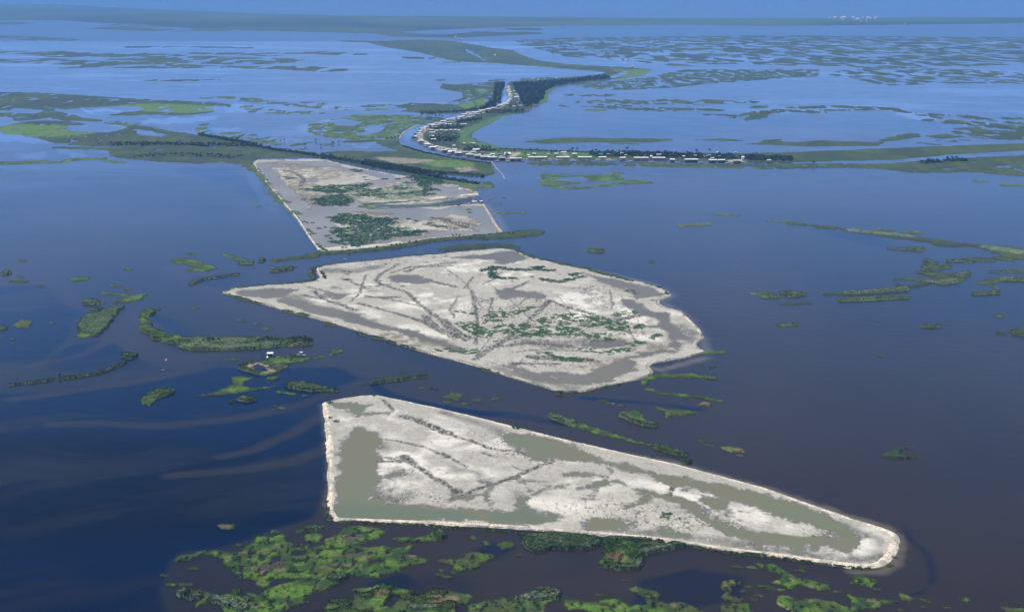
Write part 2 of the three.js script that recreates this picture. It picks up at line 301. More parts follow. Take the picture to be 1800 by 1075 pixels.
  quad(-W, W, N1, N0, waterMat(-W, W, N1, N0, 1536, 1536, 110, 0.12)).userData.label = 'silty blue bay water between the islands';
  quad(-FW, FW, F1, N1, waterMat(-FW, FW, F1, N1, 1100, 1100, 240, 0.28)).userData.label = 'open lake water around the fishing village';
  const far = new THREE.MeshPhysicalMaterial({ color: new THREE.Color().setRGB(0.012, 0.014, 0.018), roughness: 0.24, ior: 1.33 });
  for (const [a, b, c, d] of [[-EW, EW, END, F1], [-EW, -FW, F1, N1], [FW, EW, F1, N1], [-EW, -W, N1, 4000], [W, EW, N1, 4000], [-W, W, N0, 4000]]) quad(a, b, c, d, far).userData.label = 'outlying water that runs on to the horizon';
}

// ---------------------------------------------------------------- the three diked mud islands
const MUD = { dry: [0.30, 0.288, 0.250], bright: [0.52, 0.50, 0.445], wet: [0.112, 0.112, 0.100], track: [0.050, 0.048, 0.041], brown: [0.12, 0.10, 0.062], cream: [0.56, 0.49, 0.40] };
function smoothPath(pts, step, closed) {
  const c = new THREE.CatmullRomCurve3(pts.map(([x, z]) => new THREE.Vector3(x, 0, z)), closed, 'centripetal'), n = Math.max(4, Math.round(c.getLength() / step));
  return c.getSpacedPoints(n).map((v) => [v.x, v.z]);
}
// A bank of dumped spoil along a path: width and height vary from bucket to bucket.
function bank(path, wide, high, colour, base = -0.3, seed = 1) {
  const U = [-1, -0.72, -0.45, -0.18, 0.1, 0.38, 0.68, 1], Hh = [0, 0.42, 0.8, 1, 0.97, 0.74, 0.36, 0], n = path.length, P = [], C = [], I = [];
  for (let i = 0; i < n; i++) {
    const a = path[Math.max(0, i - 1)], b = path[Math.min(n - 1, i + 1)], l = Math.hypot(b[0] - a[0], b[1] - a[1]) || 1, nx = -(b[1] - a[1]) / l, nz = (b[0] - a[0]) / l;
    const width = typeof wide === 'function' ? wide(i / n) : wide, ww = width * (0.6 + 0.8 * fbm(i / 24 + seed, seed, 3)) / 2;
    U.forEach((u, k) => {
      const s = ww * u * (0.9 + 0.3 * vn(i / 5 + seed * 31, k * 3.7)), x = path[i][0] + nx * s, z = path[i][1] + nz * s;
      const h = base + (high - base) * Hh[k] * (0.70 + 0.5 * fbm(i / 14 + k * 3.3, seed * 5.1, 3) + 0.10 * (hash(i, k + seed) - 0.5));
      P.push(x, k === 0 || k === 7 ? base : h, z); C.push(...colour(x, z, hash(i * 3 + seed, k * 7)));
      if (i && k) { const q = i * 8 + k; I.push(q - 9, q - 8, q - 1, q - 8, q, q - 1); }
    });
  }
  const g = new THREE.BufferGeometry(); g.setAttribute('position', new THREE.Float32BufferAttribute(P, 3)); g.setAttribute('color', new THREE.Float32BufferAttribute(C, 3)); g.setIndex(I); tris += I.length / 3;
  return g;
}
const poolMat = new THREE.MeshPhysicalMaterial({ color: 0xffffff, vertexColors: true, roughness: 0.4, ior: 1.33, specularIntensity: 0.6 });
function spoilIsland(name, label, o) {
  const g = new THREE.Group(); g.name = numbered(name); scene.add(g); tag(g, label, null, null, 'structure');
  const rim = parse('P ' + o.rim), pools = shapes(o.pools), tracks = shapes(o.tracks), clods = shapes(o.clods), damp = shapes(o.damp), bare = shapes(o.bright), green = shapes(o.green), brown = shapes(o.brown), pale = shapes(o.pale);
  const lev = o.level, px = o.px, lists = [];
  let tr = 0, cl = 0, gr = 0, dm = 0, pd = 0;
  const height = (x, z, dx, R) => {
    const d = sd(rim, x, z); if (d < -3) return -1;
    const wx = x + 9 * (fbm(x / 16, z / 16, 3) - 0.5), wz = z + 14 * (fbm(x / 19 + 5, z / 19, 3) - 0.5);
    const dp = pools.length ? sdAll(pools, wx, wz) : -50;
    tr = tracks.length ? ss(-1.2, 1.6, sdAll(tracks, x + 3 * (vn(x / 6, z / 6) - 0.5), z + 4 * (vn(x / 6 + 9, z / 6) - 0.5))) : 0;
    cl = clods.length ? ss(-14, 8, sdAll(clods, wx, wz)) : 0;
    dm = damp.length ? ss(-8, 8, sdAll(damp, wx, wz)) : 0;
    gr = green.length ? ss(-6, 5, sdAll(green, wx, wz)) : 0;
    pd = dp;
    let h = lev + clamp(-dp * 0.05, -0.4, 0.47) + 1.0 * (fbm(x / 34, z / 34, 5) - 0.5) + 0.52 * (fbm(x / 7 + 3, z / 9, 4) - 0.5) + 0.12 * (vn(x / 2.2, z / 2.2) - 0.5);
    h -= dm * 0.20 + tr * 0.16;
    if (vn(x / 1.9 + 40, z / 1.9) > 0.85 - 0.08 * cl - 0.25 * tr) h += 0.10 + 0.2 * (cl + tr) * R();
    return h;
  };
  const colour = (x, z, h, R) => {
    const a = fbm(x / 30, z / 30, 4), b = vn(x / 2.3, z / 2.3), up = h - lev;
    let c = mix3(MUD.dry, MUD.bright, ss(0.42, 0.66, a) * (bare.length ? ss(-20, 10, sdAll(bare, x, z)) * 0.8 + 0.2 : 0.6));
    c = mix3(MUD.wet, c, ss(0.04, 0.30, up + 0.08 * (b - 0.5)));                  // ground still soaked beside the pools
    c = mix3(c, MUD.wet, dm * 0.8);
    if (brown.length) c = mix3(c, MUD.brown, 0.75 * ss(-5, 6, sdAll(brown, x, z)) * ss(0.3, 0.6, fbm(x / 9, z / 9, 3)));
    if (pale.length) c = mix3(c, MUD.bright, 0.9 * ss(-2, 4, sdAll(pale, x, z)));
    c = mix3(c, MUD.track, tr * (0.45 + 0.55 * ss(0.35, 0.6, vn(x / 1.7, z / 3 + 8))));
    const sp = vn(x / 1.25 + 11, z / 2.4);
    const hue = fbm(x / 6 + 70, z / 9, 3); if (sp > 0.84 - 0.16 * cl * ss(0.35, 0.6, hue)) c = mix3(c, MUD.track, 0.3 + 0.4 * cl);
    else if (sp < 0.10 + 0.06 * cl) c = mix3(c, MUD.bright, 0.55);
    if (gr > 0.4 && fbm(x / 5, z / 5, 2) < 0.42 + gr * 0.12) c = mix3(c, [0.026, 0.090, 0.020], 0.75);
    const v = 0.78 + 0.16 * b + 0.30 * fbm((x * 0.9 + z * 0.4) / 9 + 2, (z * 0.9 - x * 0.4) / 2.2, 3); return [c[0] * v, c[1] * v, c[2] * v];
  };
  const grow = (x, z, h, area, R) => {
    if (gr < 0.3 || fbm(x / 5, z / 5, 2) > 0.36 + gr * 0.18) return;
    let n = area * 2 * (o.dens ?? 0.5); while (n > 0 && R() < n) { n--; const v = 0.8 + 0.5 * R(); lists.push(x + (R() - 0.5) * 1.5, h - 0.1, z + (R() - 0.5) * 1.5, R() * 6.28, 0.4 + 0.4 * R(), 0.2 + 0.2 * R(), 0.030 * v, 0.105 * v, 0.022 * v); }
  };
  part('mud_flat', sheet(bounds([rim], 4), o.q, height, colour, { grow, min: o.min, floor: -0.9 }), tinted, g);
  part('pool', sheet(bounds([rim], 4), 4, (x, z) => sd(rim, x, z) > -2 ? lev : -1, (x, z) => { const t = fbm(x / 60, z / 80, 3), d2 = ss(-10, 10, sdAll(o.dark || [], x, z)); return mix3(mix3(mix3(o.pool[0], o.pool[1], ss(0.38, 0.62, t)), o.pool[2] || o.pool[0], d2), [0.035, 0.04, 0.048], ss(-4, 6, sdAll(o.deep || [], x, z))); }, { floor: -0.5, smooth: true, min: 3 }), poolMat, g);
  scatter('shrub', 'succulents', lists, g);
  return g;
}
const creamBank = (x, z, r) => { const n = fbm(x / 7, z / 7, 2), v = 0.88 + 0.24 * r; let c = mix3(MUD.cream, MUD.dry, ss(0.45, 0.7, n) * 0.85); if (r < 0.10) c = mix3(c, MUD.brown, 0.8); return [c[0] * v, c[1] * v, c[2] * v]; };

const RIM_A = '573,709 600,703 640,698 660,697 690,703 780,722 900,752 1000,777 1100,800 1180,817 1250,836 1340,860 1420,888 1500,916 1545,930 1568,940 1571,950 1565,968 1555,984 1535,994 1500,994 1440,986 1360,975 1270,964 1200,953 1100,942 1000,934 900,926 800,921 700,917 620,914 592,912 584,900 583,860 582,800 579,750 574,720';
const islandA = spoilIsland('mud_island', 'pale diked mud island with olive pools, nearest of the three', {
  rim: RIM_A, level: 0.55, px: 0.5, q: 1.25, min: 0.62, pool: [[0.125, 0.138, 0.084], [0.140, 0.134, 0.082], [0.105, 0.128, 0.084]],
  pools: ['P 629,752 652,763 660,772 652,797 657,811 656,847 641,863 641,880 671,888 738,887 790,897 866,899 904,902 921,894 940,902 971,908 977,916 949,919 866,915 782,913 727,916 671,913 616,911 594,904 594,858 596,830 613,813 610,774 621,761',
    'P 613,722 627,711 652,712 638,727 635,733 629,729', 'P 598,713 612,711 617,715 600,718', 'P 890,766 929,766 977,774 1010,783 1040,796 1073,808 1140,828 1200,841 1273,857 1340,870 1390,887 1433,907 1480,922 1507,937 1513,950 1490,967 1470,950 1467,933 1423,920 1373,907 1327,890 1273,872 1227,857 1173,846 1107,829 1060,817 1000,807 949,808 929,799 921,788 902,783',
    'S 6 1083,847 1107,860 1150,870 1183,880', 'S 9 1183,880 1217,890 1227,907 1257,920', 'S 12 1257,920 1300,937 1340,945 1390,952 1440,956 1490,955', 'P 1040,915 1100,918 1100,925 1040,925', 'P 1173,933 1213,937 1205,944 1180,942', 'S 6 852,850 857,866 858,882', 'S 6 1010,858 1040,858 1060,853', 'S 5 1032,872 1045,862', 'S 4 650,730 672,727 690,722', 'P 1245,875 1268,882 1262,890 1245,885', 'S 2.2 905,842 940,850 985,852 1012,858', 'S 2 930,870 960,861 1010,858', 'S 2 1060,852 1076,832 1062,820', 'S 2 1045,862 1038,880', 'S 2.5 857,866 830,872 800,871', 'S 2.2 915,886 930,862 906,842', 'S 2 1150,870 1120,884 1100,890', 'S 2 990,838 1030,834 1060,842'],
  tracks: ['S 9 710,802 738,824 766,844 807,866', 'S 6 788,883 827,866 866,852 907,840 943,824 971,811', 'S 9 710,733 732,738 760,752 788,763', 'S 5 788,763 827,777 866,791 907,794 925,800', 'S 4 679,774 716,780 741,786 771,797 799,811 820,822', 'S 7 1173,873 1190,850 1203,837', 'S 4 650,816 680,812 706,812', 'S 5 690,722 682,712 672,704', 'S 3 1062,842 1073,856 1083,848', 'S 5 850,797 870,805', 'S 3 900,822 925,830 910,838'],
  clods: ['P 1005,892 1040,881 1090,878 1130,890 1180,898 1222,905 1243,918 1205,936 1150,926 1100,917 1040,912', 'P 640,868 680,862 740,872 790,888 720,884 660,882', 'P 790,905 900,902 960,908 920,914 800,912', 'P 1418,930 1460,926 1490,936 1470,952 1430,944', 'P 860,765 900,775 940,800 990,812 960,820 900,805', 'P 1235,905 1300,915 1290,930 1255,915', 'P 1480,950 1510,955 1500,968 1480,965'],
  damp: ['S 11 800,828 830,832 850,845', 'S 13 640,758 660,765 670,790', 'S 10 780,725 860,750 900,770', 'S 13 1040,928 1200,946 1350,966 1480,985 1545,982', 'S 12 1440,905 1520,935 1552,955', 'S 15 640,860 690,880 720,870', 'S 7 905,870 915,885 912,895'],
  bright: ['P 640,735 700,720 850,760 880,790 820,790 700,770', 'P 660,790 740,785 850,830 880,850 800,860 680,850', 'P 870,870 940,880 1030,890 1010,905 920,892', 'P 930,810 1050,825 1070,860 960,860 900,850', 'P 1120,850 1180,850 1280,870 1420,920 1380,925 1200,880', 'P 590,735 615,735 610,800 596,820', 'P 1300,870 1450,912 1540,935 1550,945 1420,905', 'P 1520,940 1550,950 1540,985 1490,985'],
  dark: shapes(['P 860,900 920,892 980,910 940,922 860,915', 'S 30 600,900 800,912']),
});
part('dike', bank(smoothPath(shapeOf('P', parse('P ' + RIM_A).pts.concat([parse('P ' + RIM_A).pts[0]]), 0).pts, 0.8, false), (t) => t < 0.40 ? 4.6 : t < 0.46 ? 4.6 + (t - 0.40) * 90 : t < 0.50 ? 10 : t < 0.54 ? 10 - (t - 0.5) * 60 : t < 0.88 ? 7.6 : 8.4, 1.6, creamBank, -0.4, 3), tinted, islandA);

const RIM_B = '394,514 413,508 455,504 501,500 556,495 566,488 560,478 562,470 606,464 656,459 707,453 757,449 820,443 867,439 893,439 907,443 931,452 973,463 1000,469 1040,477 1080,487 1115,495 1147,503 1171,513 1176,520 1157,527 1155,535 1173,543 1195,548 1208,561 1227,580 1233,593 1221,604 1220,609 1235,619 1200,628 1147,637 1136,644 1144,655 1131,663 1093,671 1053,679 1027,687 987,687 933,672 880,656 840,643 800,632 757,621 707,606 656,588 606,573 556,559 506,546 455,531 418,520';
const islandB = spoilIsland('mud_island', 'broad pale grey mud island crossed by dark vehicle tracks, between the other two', {
  rim: RIM_B, level: 0.5, px: 0.8, q: 1.2, min: 0.8, pool: [[0.118, 0.108, 0.088], [0.135, 0.124, 0.098], [0.11, 0.108, 0.10]], dens: 0.45,
  pools: ['P 960,655 992,655 1027,657 1067,649 1093,633 1120,623 1160,615 1187,617 1192,609 1179,593 1173,580 1168,569 1155,559 1155,551 1173,551 1173,569 1187,580 1195,591 1181,604 1184,612 1200,615 1187,621 1133,625 1107,633 1112,649 1077,663 1072,671 1027,679 1000,676', 'P 1021,479 1053,487 1083,492 1112,497 1147,508 1163,519 1141,523 1115,525 1112,521 1128,516 1115,508 1088,503 1056,492 1027,484', 'S 8 1100,528 1120,540 1135,549 1155,556', 'P 877,512 891,509 917,512 949,513 955,519 949,524 912,521 888,527', 'P 800,453 867,445 901,441 928,455 880,466 870,455 820,456', 'P 682,485 719,484 752,493 742,498 694,495', 'P 576,518 614,518 594,526', 'P 1032,607 1093,596 1104,604 1067,615', 'S 8 505,531 560,545 610,556 660,573 720,585', 'P 415,516 470,508 520,510 495,518 470,524 440,520', 'S 9 720,588 770,600 800,612', 'S 8 900,643 940,660 980,672'],
  tracks: ['S 5 644,484 636,503 631,518 616,531', 'S 5 699,465 669,483 659,493 669,500 697,509 717,515 732,531 757,551 777,563', 'S 12 777,563 795,581 822,596', 'S 5 551,512 571,527 601,537 624,546', 'S 3 531,519 571,528', 'S 4 631,534 682,548 732,562 757,571', 'S 10 747,556 757,571 782,586 820,598', 'S 9 965,529 944,551 915,577 888,599 853,620 835,633', 'S 8 829,511 835,540 839,575 835,607', 'S 5 965,529 1003,543 1040,553 1080,565', 'S 6 1032,575 1080,565 1133,553', 'S 4 1073,511 1077,545', 'S 5 875,601 920,591 965,583', 'S 4 860,612 930,604 1000,609', 'S 8 936,628 980,632 1030,634', 'S 4 900,640 980,641', 'S 4 928,496 901,508', 'S 4 832,487 816,508', 'S 4 800,560 790,545 806,522', 'S 4 750,493 800,505', 'S 3 646,523 700,523', 'S 4 715,478 735,470 790,468', 'S 4 880,480 866,492 850,500', 'S 5 866,525 860,548 852,570', 'S 6 1105,580 1112,590 1118,600', 'S 2 640,520 700,530 760,545', 'S 2 860,500 900,530 930,560', 'S 2.5 690,480 720,470 800,462', 'S 2 980,520 1010,560 1030,600', 'S 2 1090,520 1120,560 1130,590', 'S 2 900,620 960,615 1040,620', 'S 2 720,560 760,575 800,600', 'S 2.2 835,630 870,585 900,545 925,525', 'S 2 600,490 640,505 690,500', 'S 2 540,505 600,520 660,512', 'S 2.2 780,470 820,500 850,545', 'S 2 960,560 1020,590 1090,600'],
  clods: ['P 800,540 860,520 960,525 1060,555 1130,560 1140,590 1080,610 1000,620 900,615 820,600', 'P 850,640 950,625 1060,630 1090,635 1000,650 920,650', 'P 1030,500 1080,505 1100,545 1040,545', 'P 620,450 720,455 700,475 640,470'],
  damp: ['S 13 430,514 500,520 560,545 640,565', 'S 8 575,475 620,478 660,470', 'S 15 1150,575 1200,575 1215,600', 'S 12 880,650 950,672 1010,682', 'S 10 1060,495 1120,515', 'S 13 930,600 980,608 1040,600'],
  bright: ['P 510,520 560,520 640,548 720,575 820,600 760,600 640,560 540,530', 'P 640,500 760,500 820,530 800,560 700,540 620,520', 'P 700,460 900,455 960,500 860,500 760,480', 'P 980,500 1080,520 1150,560 1160,600 1060,590 980,560', 'P 1080,640 1130,645 1110,665 1040,672', 'P 1180,550 1200,560 1215,585 1195,575'],
  green: ['P 845,560 875,540 892,556 880,567 853,566', 'S 8 895,555 920,545 938,541', 'P 940,565 955,560 1000,570 995,580 965,578', 'P 1030,586 1060,587 1083,594 1075,603 1040,602', 'S 6 1145,598 1160,592', 'P 1100,604 1115,602 1116,610 1103,609', 'S 6 950,621 970,625', 'S 6 1025,614 1055,620', 'S 7 1065,622 1098,616', 'S 7 985,631 1030,633', 'S 6 800,614 820,620', 'S 7 1112,512 1125,514', 'S 7 1120,600 1130,605', 'S 8 1085,553 1110,550', 'S 4 805,548 830,552', 'S 8 780,615 830,618', 'S 20 820,570 850,590', 'S 20 900,580 990,585', 'S 20 1000,560 1100,575'],
  brown: ['S 30 690,598 760,612', 'S 26 1080,640 1050,646', 'S 20 1125,612 1155,610'],
});
{
  const pts = parse('P ' + RIM_B).pts; const loop = smoothPath(pts.concat([pts[0]]), 1.25, false);
  part('dike', bank(loop, 3.9, 1.6, (x, z, r) => { const c = creamBank(x, z, r), k = ss(0.45, 0.6, fbm(x / 16 + 4, z / 16, 2)) * 0.75; return mix3(c, [0.045, 0.062, 0.025], k); }, -0.4, 7), tinted, islandB);
}
const RIM_C = '447,286 455,281 497,281 547,279 572,281 606,290 639,297 680,305 740,314 767,319 807,326 833,330 839,342 825,348 849,360 858,374 874,399 883,409 866,414 807,415 757,419 707,429 640,437 614,439 572,441 562,439 547,421 524,386 497,354 472,325 455,303';
const islandC = spoilIsland('mud_island', 'flooded grey mud island dotted with dark shrub clumps, farthest of the three', {
  rim: RIM_C, level: 0.5, px: 1.1, q: 1.1, min: 1.0, pool: [[0.17, 0.168, 0.156], [0.20, 0.197, 0.184], [0.150, 0.170, 0.165]], dens: 0,
  pools: ['S 15 462,290 482,318 510,346 530,372 548,398 566,426', 'P 545,365 620,350 640,362 600,375 585,400 600,430 570,436 550,405', 'P 500,285 570,283 606,294 650,302 700,312 760,324 700,318 640,306 560,290', 'P 760,372 800,364 849,362 876,408 866,411 850,396 825,380 790,376', 'P 838,343 800,350 757,358 690,361 657,361 662,366 740,364 804,360 850,357', 'S 12 600,360 660,366 720,370 760,376', 'S 8 640,395 700,380 740,385', 'P 740,324 800,330 830,340 790,348 760,340', 'S 8 640,326 690,316 730,318', 'P 540,317 556,314 552,321 535,322', 'S 14 860,400 866,410 830,412 780,414'],
  tracks: ['S 5 757,380 800,392 840,398', 'S 5 780,388 820,400 850,404', 'S 4 750,395 800,402', 'S 4 527,328 534,315 520,305 500,300', 'S 5 690,375 740,380 780,386'], clods: ['P 740,378 800,384 860,402 820,410 760,400'],
  brown: ['P 478,300 520,294 600,297 640,304 600,314 540,322 500,326 490,312', 'S 40 495,330 530,345 560,350', 'S 40 690,330 760,340', 'P 740,376 860,392 850,408 750,402', 'S 30 640,370 720,380'],
  damp: ['P 447,286 500,283 600,292 560,296 480,296', 'S 20 520,350 620,362 700,372', 'S 18 560,420 640,425 760,412'],
  green: ['P 525,334 560,328 600,326 650,324 650,332 600,340 560,338', 'P 555,360 552,352 575,345 600,342 615,352 608,362', 'P 590,345 640,336 700,326 715,318 750,322 775,337 760,344 700,351 650,352', 'P 584,379 612,376 650,382 655,392 610,396 588,390', 'P 586,402 620,398 650,400 648,428 626,434 605,420', 'P 640,396 690,394 720,399 746,408 735,415 700,419 650,424', 'P 660,384 690,386 694,394 665,395'], bright: ['P 480,300 540,300 545,318 500,315', 'P 700,395 800,400 800,412 720,415'], pale: ['S 3 528,326 534,315', 'S 3 767,335 793,345 805,338 808,330', 'S 3 760,350 800,343 838,342', 'S 3 560,438 640,434 700,426'],
  dark: shapes(['P 790,366 852,362 870,395 850,392 820,378']), deep: shapes(['P 842,342 800,350 757,358 690,361 655,361 660,366 740,364 804,360 852,357']),
});
part('dike', bank(smoothPath(parse('S 1 447,288 455,303 472,325 497,354 524,386 547,421 562,439').pts, 1.6, false), 3.8, 1.5, creamBank, -0.4, 9), tinted, islandC);
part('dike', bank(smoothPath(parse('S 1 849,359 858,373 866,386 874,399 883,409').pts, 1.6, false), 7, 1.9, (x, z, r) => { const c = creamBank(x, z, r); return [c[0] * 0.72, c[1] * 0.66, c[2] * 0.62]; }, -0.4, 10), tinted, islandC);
part('dike', bank(smoothPath(parse('S 1 562,440 614,439 660,434 707,428 757,419 807,415 866,414').pts, 1.6, false), 4, 1.5, creamBank, -0.4, 11), tinted, islandC);

// ---------------------------------------------------------------- large marsh and levee lands (setting)
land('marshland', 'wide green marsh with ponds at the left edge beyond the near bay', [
  { type: 'o', tall: 0.9, wob: 2.2, broken: -0.6, add: ['P -120,226 0,222 20,218 60,212 110,213 135,216 150,219 118,221 115,227 125,231 180,233 196,232 215,227 232,219 262,224 300,230 348,237 400,246 440,254 480,262 540,269 600,277 640,286 690,296 740,306 767,313 800,316 835,319 862,319 872,326 860,331 833,329 807,325 767,317 740,312 690,302 640,293 606,287 572,278 547,276 497,278 455,278 445,284 448,296 438,300 432,296 424,288 390,285 350,287 300,285 260,282 202,277 192,272 192,266 168,262 148,263 150,259 168,257 130,255 100,251 76,246 66,242 26,236 0,231 -120,232'],
    sub: ['P 115,221 165,218 200,220 214,226 195,232 150,232 120,229', 'P 233,227 262,229 296,238 270,240 242,237', 'S 2 150,258 200,258', 'S 3 640,289 700,300 760,309 830,321', 'S 2 392,245 440,252'],
    paint: [['dark', 'S 9 200,252 300,254 430,254'], ['dark', 'S 10 240,274 330,272 420,276'], ['dark', 'S 10 350,240 440,256 540,272 640,289 720,304'], ['sand', 'S 6 620,273 650,276'], ['lush', 'S 20 40,226 100,232']] },
  { type: 'o', tall: 0.8, wob: 1.8, broken: -0.4, add: ['P -120,162 40,162 108,165 200,171 260,175 330,178 395,181 404,186 390,196 360,199 330,202 300,203 260,201 232,203 190,202 215,197 250,193 254,189 215,186 160,188 110,192 98,190 60,184 -120,176'], sub: ['P 128,191 160,189 200,186 245,187 254,191 240,196 190,198 160,196', 'P 360,188 400,185 404,192 380,196'], paint: [['dark', 'P 30,178 120,170 215,176 220,183 150,186 90,190'], ['lush', 'S 14 260,188 340,192']] },  // a darker band is laid over part of this bank
  { type: 'o', tall: 0.8, wob: 1.8, broken: -0.2, add: ['P -120,176 20,178 60,184 98,192 85,196 60,192 40,190 20,190 15,194 -120,192', 'P -120,198 25,198 60,200 70,196 90,192 120,200 145,207 182,211 172,214 140,212 110,212 85,206 60,210 30,212 15,205 -120,204'], paint: [['dark', 'P 30,183 60,185 96,192 60,193'], ['dark', 'S 4 106,208 122,210']] },
  { type: 'g', tall: 0.7, wob: 2.4, broken: 0.5, add: ['P 345,217 366,216 370,230 390,233 420,231 455,238 480,240 500,246 535,250 552,249 530,255 490,258 460,252 430,250 400,246 370,240 345,236', 'S 4 445,239 480,244 520,250', 'S 4 530,262 560,258 588,252', 'P 420,184 460,186 490,193 510,196 545,195 575,199 548,201 510,200 470,199 430,198', 'S 4 365,172 400,171 440,174', 'S 5 440,176 500,182 560,188 640,192 665,192', 'S 4 535,181 562,182', 'S 5 655,186 680,185', 'S 6 200,215 232,220 262,225'] },
  { type: 'g', tall: 0.7, wob: 2, broken: -0.25, add: ['P 540,218 560,216 600,206 624,202 700,202 743,203 768,205 780,208 773,213 733,220 710,230 702,240 700,246 667,247 633,247 600,244 580,242 552,236 540,230'], sub: ['P 575,212 600,208 640,214 620,222 590,220', 'P 640,223 675,220 670,230 640,238'], paint: [['reed', 'S 6 665,246 700,244'], ['dark', 'S 5 765,206 778,207'], ['dark', 'S 5 752,208 760,213']] },
  { type: 'o', tall: 0.8, wob: 1.6, add: ['P 560,268 600,265 650,266 705,266 680,258 660,251 665,246 700,247 707,256 740,267 787,277 833,282 864,287 868,296 872,306 855,309 830,310 800,308 760,302 700,292 640,281 600,276', 'S 4 613,249 655,247'], paint: [[[0.19, 0.165, 0.135], 'P 653,277 690,277 760,281 777,283 730,288 690,287'], ['lush', 'P 735,286 780,281 840,287 830,295 760,294'], [[0.19, 0.165, 0.135], 'P 790,295 830,294 845,300 810,303'], ['sand', 'S 2 765,292 775,285'], ['reed', 'S 6 707,257 745,268 790,278 860,288'], ['dark', 'S 5 640,281 700,292 760,302 850,309']] },
]);
land('marshland', 'green marsh point opposite the village across the bayou', [
  { type: 'o', tall: 0.8, wob: 1.6, broken: -0.4, add: ['P 690,186 722,181 766,182 779,184 801,176 813,171 810,162 785,158 772,154 779,147 801,149 832,146 880,143 889,145 880,152 882,165 881,176 869,187 848,193 816,198 779,200 737,198 703,195 720,191 700,188'], sub: ['P 818,167 830,165 829,168', 'P 808,178 828,172 820,178'], paint: [['dark', 'P 872,146 886,146 880,160 880,176 860,188 800,198 740,196 790,192 850,184'], ['lush', 'P 835,156 862,156 850,166 838,162'], ['dark', 'S 6 692,187 760,185'], ['lush', 'P 800,185 850,172 862,180 820,192']] },
]);
const villageLand = land('village_shore', 'village peninsula with lawns, levee and woods along the bayou', [
  { type: 'o', tall: 0.6, wob: 0.8, add: ['P 891,150 892,162 893,174 888,182 869,192 848,196 821,201 801,210 778,215 756,221 744,226 737,235 730,241 732,247 745,256 765,262 790,268 815,274 840,277 870,280 900,281 1000,281 1100,281 1200,282 1300,285 1393,285 1467,283 1567,281 1667,272 1800,264 1920,258 1920,248 1800,252 1693,255 1500,263 1377,268 1200,270 1000,265 890,260 847,250 827,240 833,230 863,217 887,203 930,197 933,187 962,180 963,167 977,153 1000,147 1073,140 1133,133 1147,122 1077,117 1068,120 1065,127 1060,130 1033,133 967,137 897,143'],
    sub: ['S 4 1073,137 1088,132 1100,126'],
    paint: [['dark', 'P 900,148 1000,140 1060,134 1075,139 1000,147 975,153 958,162 954,178 935,186 925,191 910,170'], ['lawn', 'S 9 1000,150 980,153 964,160 957,170 956,181'], ['lawn', 'S 9 905,201 887,204 862,214 835,224 817,231 810,239 822,249 860,258 930,263 1020,266'], ['lawn', 'P 850,266 1060,268 1060,274 960,277 850,274'], ['sand', 'S 5 893,150 895,160 898,168 897,176 888,184 866,194 830,203 800,213 770,219 748,228 738,238 742,248 760,257 800,266', -1], ['sand', 'P 888,279 898,268 912,267 918,270 900,280'], ['sand', 'S 7 765,259 790,264 810,267'], ['sand', 'P 985,270 998,270 1006,277 998,278'], ['sand', 'S 1.2 870,279 1000,280 1100,280'], ['sand', 'S 3 950,160 951,178'], ['sand', 'S 4 1290,283 1302,283'], ['tan', 'S 4 926,188 945,184'], ['lush', 'S 12 1090,122 1140,126 1110,134']].map((p) => p.slice(0, 2)) },
  { type: 'd', tall: 3, wob: 1.6, add: ['P 1147,122 1077,117 1010,114 950,108 920,98 900,88 870,85 830,78 790,72 740,70 690,72 640,73 690,84 740,92 770,100 800,107 867,110 933,115 1033,123 1066,127 1075,122'], sub: ['S 4 821,87 828,93 838,97 850,106'], paint: [['olive', 'P 860,86 900,88 940,100 1000,112 930,106 880,96'], ['olive', 'P 690,73 790,74 830,80 760,84']] },
]);
land('marsh_bank', 'low marsh bank running along the bayou in front of the village', [
  { type: 'o', tall: 0.9, wob: 1.2, broken: -0.4, add: ['P 923,287 947,283 1005,283 1120,285 1200,288 1333,288 1430,287 1550,288 1627,282 1700,277 1800,273 1920,268 1920,316 1800,310 1733,305 1687,303 1600,303 1553,297 1500,295 1333,297 1200,295 1120,292 1000,291 940,290'], sub: ['P 1748,292 1775,290 1780,293 1755,295', 'P 1685,301 1730,303 1725,305 1690,304', 'P 1795,292 1810,288 1810,300', 'S 1.5 1664,297 1675,297'], paint: [['dark', 'S 7 1625,284 1655,285'], ['dark', 'S 6 1660,280 1700,282'], ['sand', 'S 1.5 938,291 968,291'], ['reed', 'S 3 1000,291 1200,295 1330,296']] },
]);
